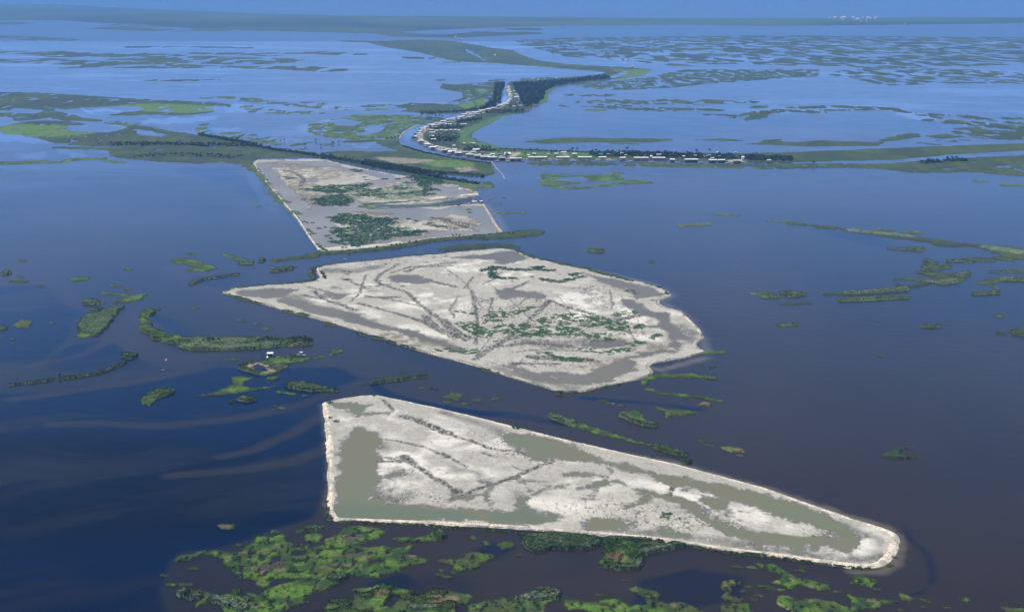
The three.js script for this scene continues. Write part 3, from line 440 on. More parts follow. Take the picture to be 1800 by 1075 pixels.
// broken marsh far out on the lake
const farMarsh = new THREE.Group(); farMarsh.name = 'broken_marsh'; scene.add(farMarsh); tag(farMarsh, 'scattered broken marsh far out on the lake', null, null, 'stuff');
for (const [type, add, broken, more] of [
  ['o', ['S 6 -60,93 75,92 140,97', 'S 8 110,97 200,96 300,99 370,105 430,108', 'S 8 -60,107 60,106 150,110 280,116', 'S 6 230,117 400,118 520,119 585,124', 'S 12 280,103 440,107', 'S 4 360,93 470,97', 'S 5 490,94 560,92 610,95', 'S 3 240,82 350,83', 'S 2 380,83 430,84', 'S 4 -60,62 40,66 100,70', 'S 3 280,141 365,141', 'S 3 110,119 160,117'], 0.35],
  ['d', ['S 3 620,72 720,78', 'S 4 680,101 740,102', 'S 3 730,143 775,141', 'S 2 745,100 860,110', 'S 4 770,107 800,109', 'S 3 860,141 960,138'], 0.4],
  ['o', ['P 900,70 1000,66 1140,64 1400,62 1860,66 1860,112 1700,116 1560,120 1420,116 1300,112 1200,116 1120,108 1000,100 940,86'], 0.45, { wave: 6 }],
  ['o', ['P 1000,148 1080,142 1140,135 1200,122 1300,122 1440,122 1440,134 1340,140 1260,146 1180,154 1100,158 1040,156'], 0.28, { wave: 6 }],
  ['o', ['P 1440,128 1540,118 1700,122 1860,132 1860,148 1700,146 1560,150 1500,140'], 0.6, { wave: 7 }],
  ['o', ['S 8 1050,180 1080,178 1130,180 1180,180', 'S 10 1070,186 1140,192 1160,192', 'S 5 1205,176 1312,179', 'S 4 1200,186 1220,185', 'S 5 1010,186 1042,185', 'S 4 1250,202 1282,203', 'S 4 1014,167 1060,167', 'S 6 1180,176 1260,180'], 0.3],
  ['d', ['S 4 1286,207 1300,203 1328,197', 'S 4 1180,191 1260,193', 'S 6 1320,210 1345,199 1370,194 1440,197', 'S 3 1340,196 1500,193 1570,192 1620,202 1650,207', 'S 4 1328,188 1340,187', 'S 6 1640,201 1690,203 1740,210 1810,219', 'S 10 1650,212 1680,214 1760,222 1860,228', 'S 3 1770,208 1860,206'], 0.1],
  ['o', ['S 5 1405,189 1480,187 1560,191', 'P 1653,229 1700,223 1800,228 1860,232 1860,246 1733,245 1700,238', 'P 1623,239 1697,233 1690,240 1660,244', 'S 4 1660,248 1690,247', 'S 3 1618,252 1645,253'], 0.2],
]) marsh({ type, add, broken, tall: type === 'd' ? 2.4 : 0.9, wob: 2.2, dens: 0, wave: more?.wave ?? 9, q: 0.95 }, farMarsh);
// wooded shore on the skyline
const farShore = new THREE.Group(); farShore.name = 'wooded_shore'; scene.add(farShore); tag(farShore, 'dark wooded shore far away under the haze', null, null, 'structure');
marsh({ type: 'd', tall: 9, dens: 0, wob: 1.5, wave: 30, q: 0.8, add: ['P -150,4 100,8 250,16 400,22 600,28 800,29 1000,31 1200,33 1450,33 1950,30 1950,39 1600,43 1340,45 1200,43 1000,45 900,47 800,50 700,55 640,58 560,56 450,54 400,52 300,46 200,40 100,35 -150,34'], paint: [['olive', 'P 200,28 400,32 560,38 420,40 260,36'], ['olive', 'P 640,38 800,40 760,48 660,46']] }, farShore);
marsh({ type: 'o', tall: 1, dens: 0, wob: 2, wave: 30, q: 0.9, broken: 0.5, add: ['P -100,37 100,38 250,44 400,54 300,56 150,50 0,44', 'P 640,56 720,53 900,48 1000,47 940,60 800,66 700,64'] }, farShore);

// ---------------------------------------------------------------- islets, each of its own
const tuftLabel = 'tiny tuft of marsh grass alone in open water';
// left bay
islet('green grass islet with a wedge-shaped notch, left of the channel mouth', 'g', ['P 300,458 317,453 344,457 382,471 362,476 324,476 331,473 341,470 324,464 303,463']);
islet('narrow slanting grass islet just right of the notched green islet', 'g', ['P 382,444 406,448 444,460 444,464 420,464 418,458'], { reeds: ['S 5 422,462 442,462'] });
islet('tiny round reed islet beside the slanting grass islet', 'r', ['P 451,456 460,454 467,457 462,460 453,459']);
islet('small reed bar in the channel below the far levee', 'r', ['P 472,474 500,470 517,470 518,472 489,477 474,477']);
islet('thin curved sand and reed spit with a fat left end', 'r', ['S 9 334,500 346,495', 'S 4 344,495 372,488 417,482'], { tall: 1.8 });
islet('small oblong grass islet alone in the upper left bay', 'g', ['P 121,492 138,487 155,486 158,490 131,496']);
islet('hook-shaped bright grass islet with a thin western arm', 'g', ['P 181,515 207,515 224,519 257,516 248,527 220,532 207,530 220,524 207,518 182,517', 'S 2 170,534 200,532'], { reeds: [] });
islet('small dark oval reed islet left of the hook-shaped islet', 'r', ['P 146,529 160,526 176,529 172,534 148,535']);
islet('large dark green leaf-shaped reed islet in the left bay', 'r', ['P 219,538 200,539 169,551 146,555 143,566 133,574 138,584 156,587 169,590 187,577 198,560 208,547', 'S 3 158,543 180,543'], { tall: 2.2, reeds: [] });
islet('bright grass fringe along the foot of the leaf-shaped reed islet', 'g', ['P 137,586 156,587 170,590 158,592 137,594'], {});
islet('lobed bright green grass islet near the left edge', 'g', ['P 22,572 34,563 53,563 56,570 49,576 29,576'], { tanShare: 0.1 });
islet('small flat grass islet right of the lobed green islet', 'g', ['P 81,568 90,565 98,568 92,570']);
islet('dark reed islet cut by the left picture edge', 'r', ['P -30,572 8,573 14,577 6,580 -30,582'], { tall: 1.6 });
islet('grass and reed islet at the upper left picture edge', 'g', ['P 3,475 16,474 19,480 4,484'], { reeds: ['S 4 2,482 16,481'] });
islet('thin grass line below the upper left edge islet', 'g', ['S 3 18,494 32,495 47,495']);
islet('long curved reed spit trailing into a thin tail on the lower left', 'r', ['S 3.5 20,676 65,671 104,665', 'S 7 125,663 167,657 193,649 214,640', 'S 4 104,665 125,663', 'S 2.5 212,641 222,635'], { tall: 2.0 });
islet('round-backed reed islet at the upper end of the curved spit', 'r', ['P 212,626 222,621 240,625 240,629 220,630'], {});
islet('long boomerang-shaped islet with trees on its right arm', 'm', ['P 281,543 255,547 246,555 245,578 262,592 286,602 310,605 318,612 348,616 396,616 482,610 551,605 551,600 530,597 465,594 372,592 327,594 296,589 269,577 265,566 257,559 272,550'], { reeds: ['S 8 325,608 400,611 480,606', 'S 9 350,600 440,600'], tall: 1.1 });
islet('mud-ringed pond islet carrying the white camp house', 'g', ['P 418,647 432,637 455,636 468,632 488,627 522,626 534,628 542,630 542,633 528,637 510,638 509,645 488,655 465,660 449,657 431,652', 'S 2.5 540,631 556,630 563,627 577,626', 'P 576,626 581,621 580,614 591,614 606,617 593,622 581,626'], { sub: ['P 443,643 452,640 464,644 470,651 458,653 446,649'], paint: [['pink', 'P 432,644 450,637 468,641 488,647 486,653 462,658 446,655', 0.35], ['mud', 'P 440,643 452,639 466,644 474,652 458,655 444,650', 0.25]], reeds: ['S 5 418,647 434,638 450,636', 'S 5 486,629 522,628', 'S 6 478,648 500,642', 'S 5 420,650 450,656'] });
islet('branching bright grass islet with three thin arms', 'g', ['P 344,696 379,690 410,676 406,662 424,662 448,665 427,671 427,679 444,683 482,679 458,685 413,691 379,695'], { tanShare: 0.5 });
islet('spindle-shaped dark reed islet pointing at the channel', 'r', ['P 497,679 517,671 537,673 568,681 596,687 551,688 510,683'], {});
islet('small dome of dark reed below the branching grass islet', 'r', ['P 413,702 431,697 451,703 434,707', 'S 2 401,706 412,704'], {});
islet('small ragged grass islet under the pond islet', 'g', ['P 468,664 480,662 493,663 478,669']);
islet('slim grass sliver left of the spindle-shaped reed islet', 'g', ['S 4 489,688 500,690 518,693']);
islet('dark green and brown islet shaped like a boot, lower left bay', 'm', ['P 248,703 262,689 276,686 308,684 307,690 276,702 262,713 250,709'], { reeds: ['S 6 254,704 280,694 304,689'] });
islet('tiny flat grass sliver left of the camp pilings', 'g', ['S 4 399,631 419,632']);
islet('small dark grass bar in the brown plume near the dike corner', 'g', ['S 4 484,714 490,716 497,718']);
for (const [x, y, w] of [[72, 503, 6], [225, 473, 8], [38, 458, 9], [343, 542, 8], [422, 563, 9], [449, 569, 3], [471, 577, 12], [205, 502, 14], [336, 446, 12], [535, 695, 4], [225, 509, 6], [35, 486, 6], [22, 595, 4]]) islet(tuftLabel, 'g', [`S 3 ${x - w / 2},${y} ${x + w / 2},${y + 1}`], { name: 'grass_tuft', category: 'grass tuft', group: GROUP.tuft, wob: 1 });
// channel between the mud islands
islet('sausage-shaped reed islet in the channel between the mud islands', 'r', ['P 650,670 682,666 717,663 722,665 694,670 654,674', 'S 2 726,663 750,662'], {});
islet('small wedge of bright grass between the two mud islands', 'g', ['P 777,698 793,691 816,692 804,704'], {});
islet('broken brown grass bar right of the bright wedge', 't', ['S 3 832,704 850,703 874,701'], { tall: 0.9 });
islet('little brown grass islet below the bright wedge', 'g', ['P 810,709 818,708 829,711 816,712']);
islet('dotted thin reed line in the channel above the near dike', 'r', ['S 3 737,680 750,682 767,685'], { tall: 1 });
islet('long green spit with reeds at its left end', 'g', ['P 964,729 977,727 1005,736 1031,748 1063,757 1098,770 1143,781 1140,783 1098,774 1040,760 1005,750 985,742 968,736'], { reeds: ['S 9 967,732 985,737 1004,743'] });
islet('cigar-shaped dark reed islet off the near dike', 'r', ['P 1149,783 1164,784 1192,792 1210,800 1192,800 1164,793 1150,787'], {});
islet('egg-shaped dark reed islet below the cigar-shaped one', 'r', ['P 1197,811 1206,809 1218,812 1210,816 1199,815'], {});
islet('crescent islet with bright grass heart and dark reed rim', 'g', ['P 1088,726 1117,722 1127,726 1129,735 1143,742 1159,748 1152,750 1129,748 1105,739 1091,732'], { reeds: ['S 5 1090,730 1106,739 1130,746 1155,748'], paint: [['pink', 'S 3 1127,727 1128,735'], ['mud', 'S 5 1097,728 1108,726']] });
islet('pointed green islet with a brown corner under the thin grass bar', 'g', ['P 1152,715 1168,720 1192,720 1206,723 1234,725 1199,731 1171,734 1171,726'], { paint: [['pink', 'S 5 1171,733 1173,727']] });
islet('patch of dead tan grass at the end of the thin grass bar', 't', ['P 1224,711 1238,707 1250,708 1248,713'], { tall: 1 });
islet('thin bright grass bar off the eastern dike', 'g', ['S 5 1138,684 1168,692 1203,695 1238,699', 'S 6 1238,699 1266,706'], { tanShare: 0.3 });
islet('forked bright grass spit joined to the middle mud island', 'g', ['P 1124,668 1147,658 1180,657 1215,657 1255,662 1259,664 1227,664 1168,664 1143,668 1133,679'], { tanShare: 0.1, reeds: ['S 5 1142,657 1152,656', 'S 4 1250,663 1259,664'] });
islet('small light green tongue at the eastern dike corner', 'g', ['S 4 1240,620 1255,620 1272,619']);
islet('ragged line of grass bits east of the middle mud island', 'g', ['S 3 1243,648 1258,644'], {});
islet('small scrappy grass strip above the crescent islet', 'g', ['S 4 1053,705 1065,704', 'S 2.5 1068,707 1080,710'], {});
islet('small round reed clump at the southern tip of the middle island', 'r', ['P 976,692 984,689 990,692 984,695'], {});
islet('brown and green ring-shaped islet east of the egg-shaped reeds', 't', ['P 1263,787 1280,785 1305,790 1307,795 1285,794'], { tall: 0.8, paint: [['lush', 'S 7 1275,788 1290,791']] });
islet('lone olive scrub islet in open water at the right', 'o', ['P 1550,800 1573,791 1587,791 1580,800 1617,804 1573,806', 'S 3 1587,788 1604,786'], { tall: 1.4 });
for (const [x, y, w] of [[1232, 775, 6], [1250, 775, 4], [1247, 782, 9], [1092, 713, 8], [708, 654, 10], [634, 675, 8], [787, 706, 10], [1164, 641, 4], [1195, 633, 6], [1548, 625, 10], [1180, 638, 4], [1300, 800, 8]]) islet(tuftLabel, 'g', [`S 3 ${x - w / 2},${y} ${x + w / 2},${y + 1}`], { name: 'grass_tuft', category: 'grass tuft', group: GROUP.tuft, wob: 1 });
// right bay
islet('tiny dark reed islet alone right of the far mud island', 'r', ['S 6 1042,440 1055,441'], {});
islet('slim olive islet in the middle of the right bay', 'r', ['S 5 1197,397 1222,395 1247,393'], { tall: 1.4 });
islet('small dark bar above the slim olive islet', 'r', ['S 4 1263,376 1292,379'], { tall: 1.2 });
islet('long reed ridge running to the right picture edge', 'o', ['S 2.5 1390,392 1430,396 1455,399 1490,403', 'S 5 1395,393 1405,393', 'S 6 1444,399 1462,400', 'P 1496,404 1537,407 1585,413 1634,419 1682,426 1730,431 1767,434 1860,440 1860,460 1774,453 1755,446 1738,437 1706,432 1670,433 1646,431 1629,425 1595,420 1573,418 1537,412 1496,407'], { tall: 1.6, reeds: ['S 6 1500,405 1600,416', 'S 10 1740,436 1800,446'] });
for (const q of ['S 3 1351,387 1364,388', 'S 3 1369,389 1382,389']) islet('thin grass dash leading the long reed ridge', 'r', [q], { tall: 1, group: 'grass dashes before the reed ridge' });
islet('dark bar with a thick right end under the reed ridge', 'r', ['P 1561,437 1609,436 1624,435 1621,440 1595,439'], {});
islet('narrow dark bar just above the long reed ridge', 'r', ['S 4 1590,407 1621,409', 'S 2 1534,403 1572,405'], { tall: 1.6 });
islet('cluster of dark reed hummocks with narrow creeks between', 'r', ['P 1617,471 1629,466 1655,468 1672,466 1672,471 1629,475', 'P 1622,463 1640,460 1655,461 1645,465', 'P 1655,459 1680,457 1701,457 1690,460', 'S 4 1628,457 1636,458'], { tall: 2.0 });
islet('low broken reed bar right of the hummock cluster', 'r', ['S 5 1705,455 1742,457', 'S 6 1755,453 1779,457', 'S 3 1705,461 1714,461'], { tall: 1.6 });
islet('broad green islet with dark reed edge, largest in the right bay', 'o', ['P 1607,476 1634,479 1670,480 1704,477 1706,484 1689,495 1658,501 1641,495 1614,494 1590,492 1571,492 1588,487 1619,489 1655,487 1617,482'], { reeds: ['S 7 1640,497 1690,494', 'S 5 1690,484 1706,480'] });
islet('looped olive bank tailing off to the left', 'o', ['S 5 1585,505 1609,503 1626,498', 'S 5 1456,517 1513,514 1549,512 1590,508', 'S 4 1572,493 1578,500 1592,506'], { tall: 1.1, reeds: ['S 4 1490,515 1513,514', 'S 5 1525,513 1590,508'] });
islet('straight round-ended bar of dark reed in the right bay', 'r', ['S 7 1483,527 1540,525 1592,522'], { tall: 2.4 });
islet('curved green spit at the right picture edge', 'g', ['S 7 1734,497 1747,493 1767,490 1860,492', 'S 5 1738,500 1757,508'], { reeds: ['S 5 1770,491 1800,492'] });
islet('small dark reed bar below the curved green spit', 'r', ['S 6 1713,517 1751,514'], {});
islet('thin reed strip at the right edge above the curved spit', 'r', ['S 5 1771,477 1860,474', 'S 3 1740,478 1762,478'], { tall: 1.4 });
islet('short round reed bar alone in the right bay', 'r', ['S 6 1625,574 1650,574'], {});
islet('dark reed islet cut by the right picture edge', 'r', ['P 1771,581 1800,579 1860,579 1860,592 1800,591 1779,587'], { tall: 2 });
islet('triangular grass and reed islet with shallow water inside', 'g', ['P 1307,515 1335,514 1360,514 1350,517 1363,522 1340,523 1330,518'], { reeds: ['S 4 1338,522 1362,522'] });
islet('stubby reed bar right of the triangular islet', 'r', ['S 6 1378,514 1410,516', 'S 2 1367,521 1405,520'], {});
islet('thin olive grass bar below the triangular islet', 'o', ['S 4 1376,535 1400,534 1425,533'], {});
islet('short dark reed bar below the thin olive bar', 'r', ['S 5 1373,571 1400,570'], { tall: 1.8 });
islet('marsh islet with white shallow pools facing the bayou mouth', 'g', ['P 950,304 980,306 1026,308 1055,307 1062,310 1087,306 1091,309 1097,315 1077,317 1040,319 1026,316 1036,312 1010,310 985,312 978,316 952,315', 'P 945,319 952,317 984,318 1019,318 1026,322 1005,324 978,325 990,328 1030,328 1052,327 1048,330 1009,333 984,331 952,326', 'S 5 1060,326 1095,322 1135,321', 'S 4 1095,316 1130,318', 'S 3 1065,306 1092,304'], { wob: 1.4 });
islet('long olive marsh island on the lake behind the village row', 'o', ['P 916,249 961,244 987,242 1033,242 1120,243 1183,244 1180,247 1130,250 1040,250 960,252', 'S 2 1080,252 1118,253'], {});
islet('slim olive marsh island right of the long lake island', 'o', ['P 1205,246 1240,245 1267,243 1312,247 1297,248 1263,247'], {});
islet('wavy olive marsh island on the lake before the right shore', 'o', ['P 1310,253 1337,250 1345,246 1375,244 1367,248 1400,250 1450,246 1473,248 1553,250 1547,256 1427,257 1367,255'], { wob: 1.6 });
islet('hilly olive marsh point where the lake narrows', 'o', ['P 1543,246 1570,240 1593,234 1613,234 1617,240 1580,247 1553,249'], {});
for (const [x, y, w] of [[1723, 318, 14], [1785, 325, 34], [1048, 193, 14], [1640, 500, 3], [1756, 555, 10], [1760, 586, 12], [1390, 533, 6], [1536, 410, 5], [1146, 460, 5]]) islet(tuftLabel, 'r', [`S 4 ${x - w / 2},${y} ${x + w / 2},${y + 1}`], { name: 'grass_tuft', category: 'grass tuft', group: GROUP.tuft, wob: 1, tall: 1.2 });
// round the far mud island
islet('shrubby levee bank along the front of the far mud island', 'o', ['S 5 482,457 520,454 545,450', 'S 7 545,450 562,445 614,442 660,438 707,432 757,423 807,418 870,415', 'S 11 850,416 900,413 935,409'], { tall: 1.5, name: 'levee_bank', category: 'levee', group: 'overgrown levee banks' });
islet('green strip island in the channel below the far levee', 'o', ['P 769,438 795,432 850,428 900,430 917,436 895,434 860,433 830,438 780,440'], { tall: 1.2 });
islet('thin reed line in open water east of the far mud island', 'r', ['S 3 874,373 900,374 928,373'], { tall: 1.5 });
islet('fine grass line behind the dredge barge', 'g', ['S 2 858,351 887,348'], {});
islet('fine grass line in front of the dredge barge', 'g', ['S 2 867,357 885,359'], {});
islet('fine grass line touching the western dike', 'g', ['S 2 443,363 470,362 497,363'], {});
for (const [q, l] of [['S 8 440,288 455,305 470,325 484,345', 'broad overgrown stretch of the western dike of the far mud island'], ['S 5 484,345 497,358', 'narrow overgrown stretch of the western dike below the broad one'], ['S 6 488,352 504,356', 'round bush spilling inside the western dike of the far mud island'], ['S 7 512,372 524,376', 'flat bush inside the western dike, halfway down'], ['S 4 540,402 552,412', 'thin bush row inside the lower western dike'], ['S 5 556,430 570,440', 'bushes at the front corner of the western dike']]) islet(l, 'r', [q], { tall: 1.8, name: 'levee_bank', category: 'levee', group: 'overgrown levee banks' });
islet('green-banked spit inside the inlet of the far mud island', 'g', ['S 4 644,359 690,356 740,353 790,350', 'S 3 676,367 740,364 800,360', 'S 6 640,363 655,366'], { tall: 1 });
islet('overgrown corner of land where the inlet meets the open bay', 'r', ['P 768,316 800,318 815,316 860,325 872,328 862,331 838,330 834,340 826,336 812,328 780,322'], { tall: 1.7, name: 'levee_bank', category: 'levee', group: 'overgrown levee banks' });
islet('green fringe islet cut by the left edge below the marsh', 'g', ['S 5 -20,286 54,286'], {});
islet('dark fringe islet right of the left edge fringe', 'r', ['S 4 58,283 100,285'], { tall: 1.3 });
islet('pointed green islet with white slick water above it', 'g', ['S 6 116,283 135,279 176,278', 'S 3 180,281 215,286'], {});
islet('narrow dark islet in the creek mouth of the left marsh', 'o', ['S 4 106,259 152,260'], {});
// overgrown dikes of the middle mud island
islet('hooked hedge of dark green reeds at the upper left of the middle island', 'r', ['S 7 563,470 550,473 546,480 553,487', 'S 8 565,478 570,486 572,491'], { name: 'reed_hedge', category: 'reeds', group: 'reed hedges on the middle dike', tall: 2.5 });
islet('long reed hedge on the northwestern dike', 'r', ['S 5 394,514 413,508 455,503', 'S 3.5 455,503 501,500 556,494'], { name: 'reed_hedge', category: 'reeds', group: 'reed hedges on the middle dike', tall: 2 });
islet('thin hedge along the straight northern dike', 'r', ['S 3 570,468 606,463 656,458 707,452 757,448 820,442 867,438 893,437'], { name: 'reed_hedge', category: 'reeds', group: 'reed hedges on the middle dike', tall: 1.5, broken: 0.1 });
for (const q of ['S 8 905,441 920,447 930,451', 'S 6 931,452 975,462 998,467', 'S 7.5 1001,468 1030,473 1050,479 1076,486', 'S 6 1086,489 1112,495', 'S 5 1128,498 1156,506', 'S 6 1163,511 1175,519']) islet('thick dark stretch of reed hedge on the northeastern dike', 'r', [q], { name: 'reed_hedge', category: 'reeds', group: 'hedge stretches on the northeastern dike', tall: 2.3 });
islet('thin reed fringe at the western tip of the middle mud island', 'r', ['S 4 400,518 430,526 460,534'], { name: 'reed_hedge', category: 'reeds', group: 'reed hedges on the middle dike', tall: 1.6, wob: 1.4 });
for (const q of ['S 6 500,546 514,549', 'S 6 526,552 540,555', 'S 6 573,568 584,571', 'S 5 630,586 642,590', 'S 5 655,592 673,596', 'S 5 683,600 692,603', 'S 3 706,607 730,614', 'S 4 845,648 860,653', 'S 4 870,655 876,657']) islet('low green bush in the broken row along the southwestern dike', 'r', [q], { name: 'dike_bush', category: 'bush', group: 'bushes along the southwestern dike', tall: 1.7, wob: 1.4 });
islet('low brown scrub along the southern dike tip', 'o', ['S 3 1000,690 1030,690 1060,682 1090,675'], { name: 'reed_hedge', category: 'reeds', group: 'reed hedges on the middle dike', tall: 1.1 });
// bottom marsh
islet('largest bright green marsh mat at the bottom with small pools', 'g', ['P 307,983 319,976 339,975 355,967 372,966 390,969 403,971 422,967 435,958 449,953 451,942 476,944 497,940 502,952 516,957 538,956 548,969 573,966 600,966 617,958 647,963 673,960 692,965 726,957 717,970 704,975 730,977 753,985 749,991 719,994 692,1008 666,1010 668,1015 636,1013 613,1013 588,1028 572,1037 543,1044 534,1056 552,1060 508,1065 493,1090 404,1090 387,1063 369,1056 342,1070 344,1060 358,1051 333,1056 308,1046 312,1034 348,1038 365,1043 380,1047 408,1044 408,1037 422,1034 435,1042 454,1046 476,1033 520,1021 547,1017 497,1016 477,1018 472,1031 452,1031 449,1021 422,1014 401,1000 394,989 390,983 376,976 355,973 333,985 308,987'],
  { broken: -0.35, wave: 10, wob: 2.2, sub: ['P 405,981 422,979 424,985 410,987', 'P 476,977 494,977 493,986 480,986', 'P 510,972 522,969 540,969 530,976 514,978', 'P 645,983 675,983 676,989 650,990', 'P 546,1007 562,1006 556,1012', 'P 548,967 572,966 560,973', 'P 470,1055 480,1056 476,1062', 'P 575,996 600,993 590,1002', 'P 515,984 523,984 522,990'], reeds: ['S 14 312,1042 330,1046 342,1050', 'S 13 378,1056 400,1060 425,1070', 'S 9 415,1046 425,1040', 'S 12 588,1018 605,1016', 'S 8 430,1052 440,1058'],
    paint: [['tan', 'S 6 395,982 415,975 440,972 460,975'], ['mud', 'P 440,990 470,990 500,985 495,1000 450,1010', 0.25], ['tan', 'S 5 565,998 600,994 630,996'], ['lush', 'S 12 455,1022 480,1016 540,1012'], ['lush', 'P 500,1040 540,1030 560,1030 540,1050 505,1056'], ['mud', 'P 600,975 640,966 640,975 610,985', 0.15], ['lush', 'S 10 450,950 490,946']] });
islet('green marsh tongue below the near dike corner', 'g', ['P 598,926 630,924 666,929 679,936 658,949 624,959 598,964 571,966 571,948 590,942 600,934'], { broken: -0.35, wave: 10, wob: 2.2, paint: [['mud', 'P 600,945 630,938 650,936 640,944 610,958', 0.1], ['tan', 'S 6 575,950 590,946'], ['lush', 'S 8 640,954 672,938']] });
islet('green mat with a grey-blue reed clump below the dike', 'g', ['P 685,948 711,945 749,944 758,934 779,934 787,943 773,949 739,953 707,952'], { broken: -0.35, wave: 10, wob: 2.2, reeds: ['P 762,940 772,934 786,940 780,947 766,948'] });
for (const [q, l] of [['S 4 594,917 640,919 700,921 760,924', 'long low hedge from the lower left dike corner along the near dike foot'], ['S 5 762,925 794,928', 'short dense hedge above the grey-blue reed clump at the dike foot'], ['S 3 800,927 870,932 920,937', 'thin ragged hedge between the grey-blue reed clump and the reed mound'], ['S 3.5 1212,960 1260,968 1294,973', 'thin hedge right of the apron-shaped mound at the dike foot'], ['S 6 1297,977 1310,973 1345,976', 'bulging dark green hedge above the ragged bright grass islet'], ['S 4 1347,978 1385,983 1430,989 1460,993', 'long green hedge on the eastern half of the near dike foot'], ['S 5 1470,994 1500,998', 'short hedge near the eastern tip of the near dike'], ['S 4 1505,999 1530,1000', 'last small hedge at the eastern tip of the near dike']]) islet(l, 'r', [q], { name: 'reed_hedge', category: 'reeds', group: 'hedge stretches at the foot of the near dike', tall: 1.2, wob: 1.4 });
for (const q of ['P 573,892 579,893 580,899 574,899', 'P 574,905 582,906 586,914 575,914', 'S 4 575,882 578,882']) islet('low dark tussock hugging the lower left dike corner', 'r', [q], { name: 'tussock', category: 'tussock', group: 'tussocks at the near dike corner', tall: 1.2, wob: 1 });
islet('wide mound of grey-green reeds under the near dike', 'r', ['P 918,953 922,942 960,937 1000,940 1040,944 1056,951 1056,958 1040,965 1016,965 1000,966 972,965 946,972 928,964'], { tall: 2.3, lushness: 1.2 });
islet('apron-shaped mound of reeds and brown grass under the near dike', 'm', ['P 1058,958 1060,948 1090,945 1140,949 1190,955 1210,960 1164,968 1130,976 1130,988 1126,1001 1090,1003 1066,998 1054,988 1064,974'], { reeds: ['S 7 1075,1000 1120,998 1127,985', 'S 8 1130,974 1160,966 1205,959', 'S 5 1070,948 1140,951'], paint: [['tan', 'P 1062,980 1090,970 1110,985 1080,995']], tanShare: 0.9 });
islet('kite-shaped bright grass islet in the bottom channel', 'g', ['P 768,986 777,983 802,985 813,981 811,976 828,969 849,973 872,976 870,980 843,991 841,998 813,1004 800,1010 792,1006 800,995 783,989'], { broken: -0.35, wave: 10, wob: 2.2, tanShare: 0.2 });
islet('heart-shaped bright grass islet left of the reed mound', 'g', ['P 873,958 884,953 908,953 902,962 886,967'], { tanShare: 0.1 });
islet('small oval grass islet nearest the near dike foot', 'g', ['P 822,945 832,942 840,946 830,948'], {});
islet('small slanting grass islet right of the oval one', 'g', ['P 845,951 852,950 861,957 853,957'], {});
islet('thin grass bar left of the kite-shaped islet', 'g', ['S 5 771,1010 780,1012 789,1015'], {});
islet('brown and green marsh at the bottom edge around a dark pool', 'm', ['P 560,1090 571,1070 579,1058 622,1056 626,1046 615,1036 656,1033 658,1029 681,1031 711,1037 736,1041 721,1045 724,1053 745,1048 755,1040 783,1038 806,1043 828,1046 830,1051 821,1062 802,1062 798,1090'], { wob: 1.6, tall: 0.8, sub: ['P 668,1068 688,1046 704,1043 700,1056 688,1067', 'P 632,1075 655,1070 660,1085 630,1085'], paint: [['tan', 'P 655,1042 680,1038 685,1046 664,1062'], ['tan', 'P 745,1052 800,1046 815,1055 770,1066']], reeds: ['S 8 725,1070 760,1070'] });
islet('bottom marsh with a tall grey reed bank on its right end', 'g', ['P 820,1090 824,1064 862,1055 880,1053 914,1050 940,1042 972,1038 990,1043 984,1054 960,1062 960,1068 948,1090'], { broken: -0.35, wave: 10, wob: 2.2, reeds: ['P 900,1054 915,1048 940,1040 972,1037 988,1043 982,1053 940,1058'] });
islet('straggling green marsh rim with brown scraps along the bottom edge', 'g', ['P 990,1055 1008,1055 1040,1059 1076,1053 1088,1054 1106,1068 1140,1061 1132,1049 1104,1035 1118,1031 1140,1037 1160,1043 1160,1052 1156,1060 1200,1059 1220,1067 1262,1090 1090,1090 1020,1070 1000,1072 992,1062'], { broken: -0.35, wave: 10, wob: 2.2, sub: ['P 1060,1064 1090,1062 1080,1070'], paint: [['tan', 'S 4 1135,1066 1160,1058'], ['mud', 'P 1130,1044 1150,1046 1140,1052', 0.1]] });
islet('ragged bright grass islet strung below the eastern dike', 'g', ['P 1330,991 1353,992 1367,994 1383,1007 1408,1018 1433,1022 1455,1028 1458,1035 1440,1038 1422,1033 1407,1025 1387,1035 1377,1028 1357,1023 1367,1020 1377,1013 1367,1007 1350,1002 1340,998'], { broken: -0.35, wave: 10, wob: 2.2, paint: [['pink', 'S 6 1366,1022 1370,1024'], ['pink', 'S 6 1389,1018 1394,1021']] });
islet('zigzag islet of grass and brown mud left of the ragged one', 'g', ['P 1267,1050 1277,1041 1267,1031 1270,1024 1287,1019 1302,1023 1300,1027 1283,1030 1288,1038 1280,1047 1300,1052 1308,1050 1305,1058 1284,1056'], { broken: -0.35, wave: 10, wob: 2.2, paint: [['tan', 'S 4 1262,1052 1272,1054'], ['mud', 'S 4 1284,1050 1300,1056']] });
islet('marsh with a pinkish mud shore at the bottom right', 'g', ['P 1365,1063 1368,1049 1383,1047 1408,1056 1437,1053 1467,1059 1492,1069 1510,1090 1396,1090 1392,1073'], { broken: -0.35, wave: 10, wob: 2.2, paint: [['pink', 'S 8 1364,1058 1378,1066 1394,1078', 0.3]] });
islet('bottom edge marsh scrap between the zigzag and pinkish marshes', 'g', ['P 1275,1090 1266,1066 1300,1061 1315,1062 1330,1090'], { broken: -0.35, wave: 10, wob: 2.2 });
islet('bright grass islet off the eastern tip of the near dike', 'g', ['P 1492,1025 1505,1020 1494,1014 1516,1012 1542,1021 1533,1032 1512,1027'], { broken: -0.35, wave: 10, wob: 2.2, tanShare: 0.1 });
islet('sprawling grass islet at the lower right bottom edge', 'g', ['P 1491,1046 1503,1050 1539,1053 1576,1057 1576,1061 1551,1061 1539,1072 1494,1074 1498,1058'], { broken: -0.35, wave: 10, wob: 2.2 });
islet('diamond-shaped grass islet right of the sprawling one', 'g', ['P 1580,1041 1596,1048 1608,1053 1601,1057 1585,1054'], { wob: 1.2 });
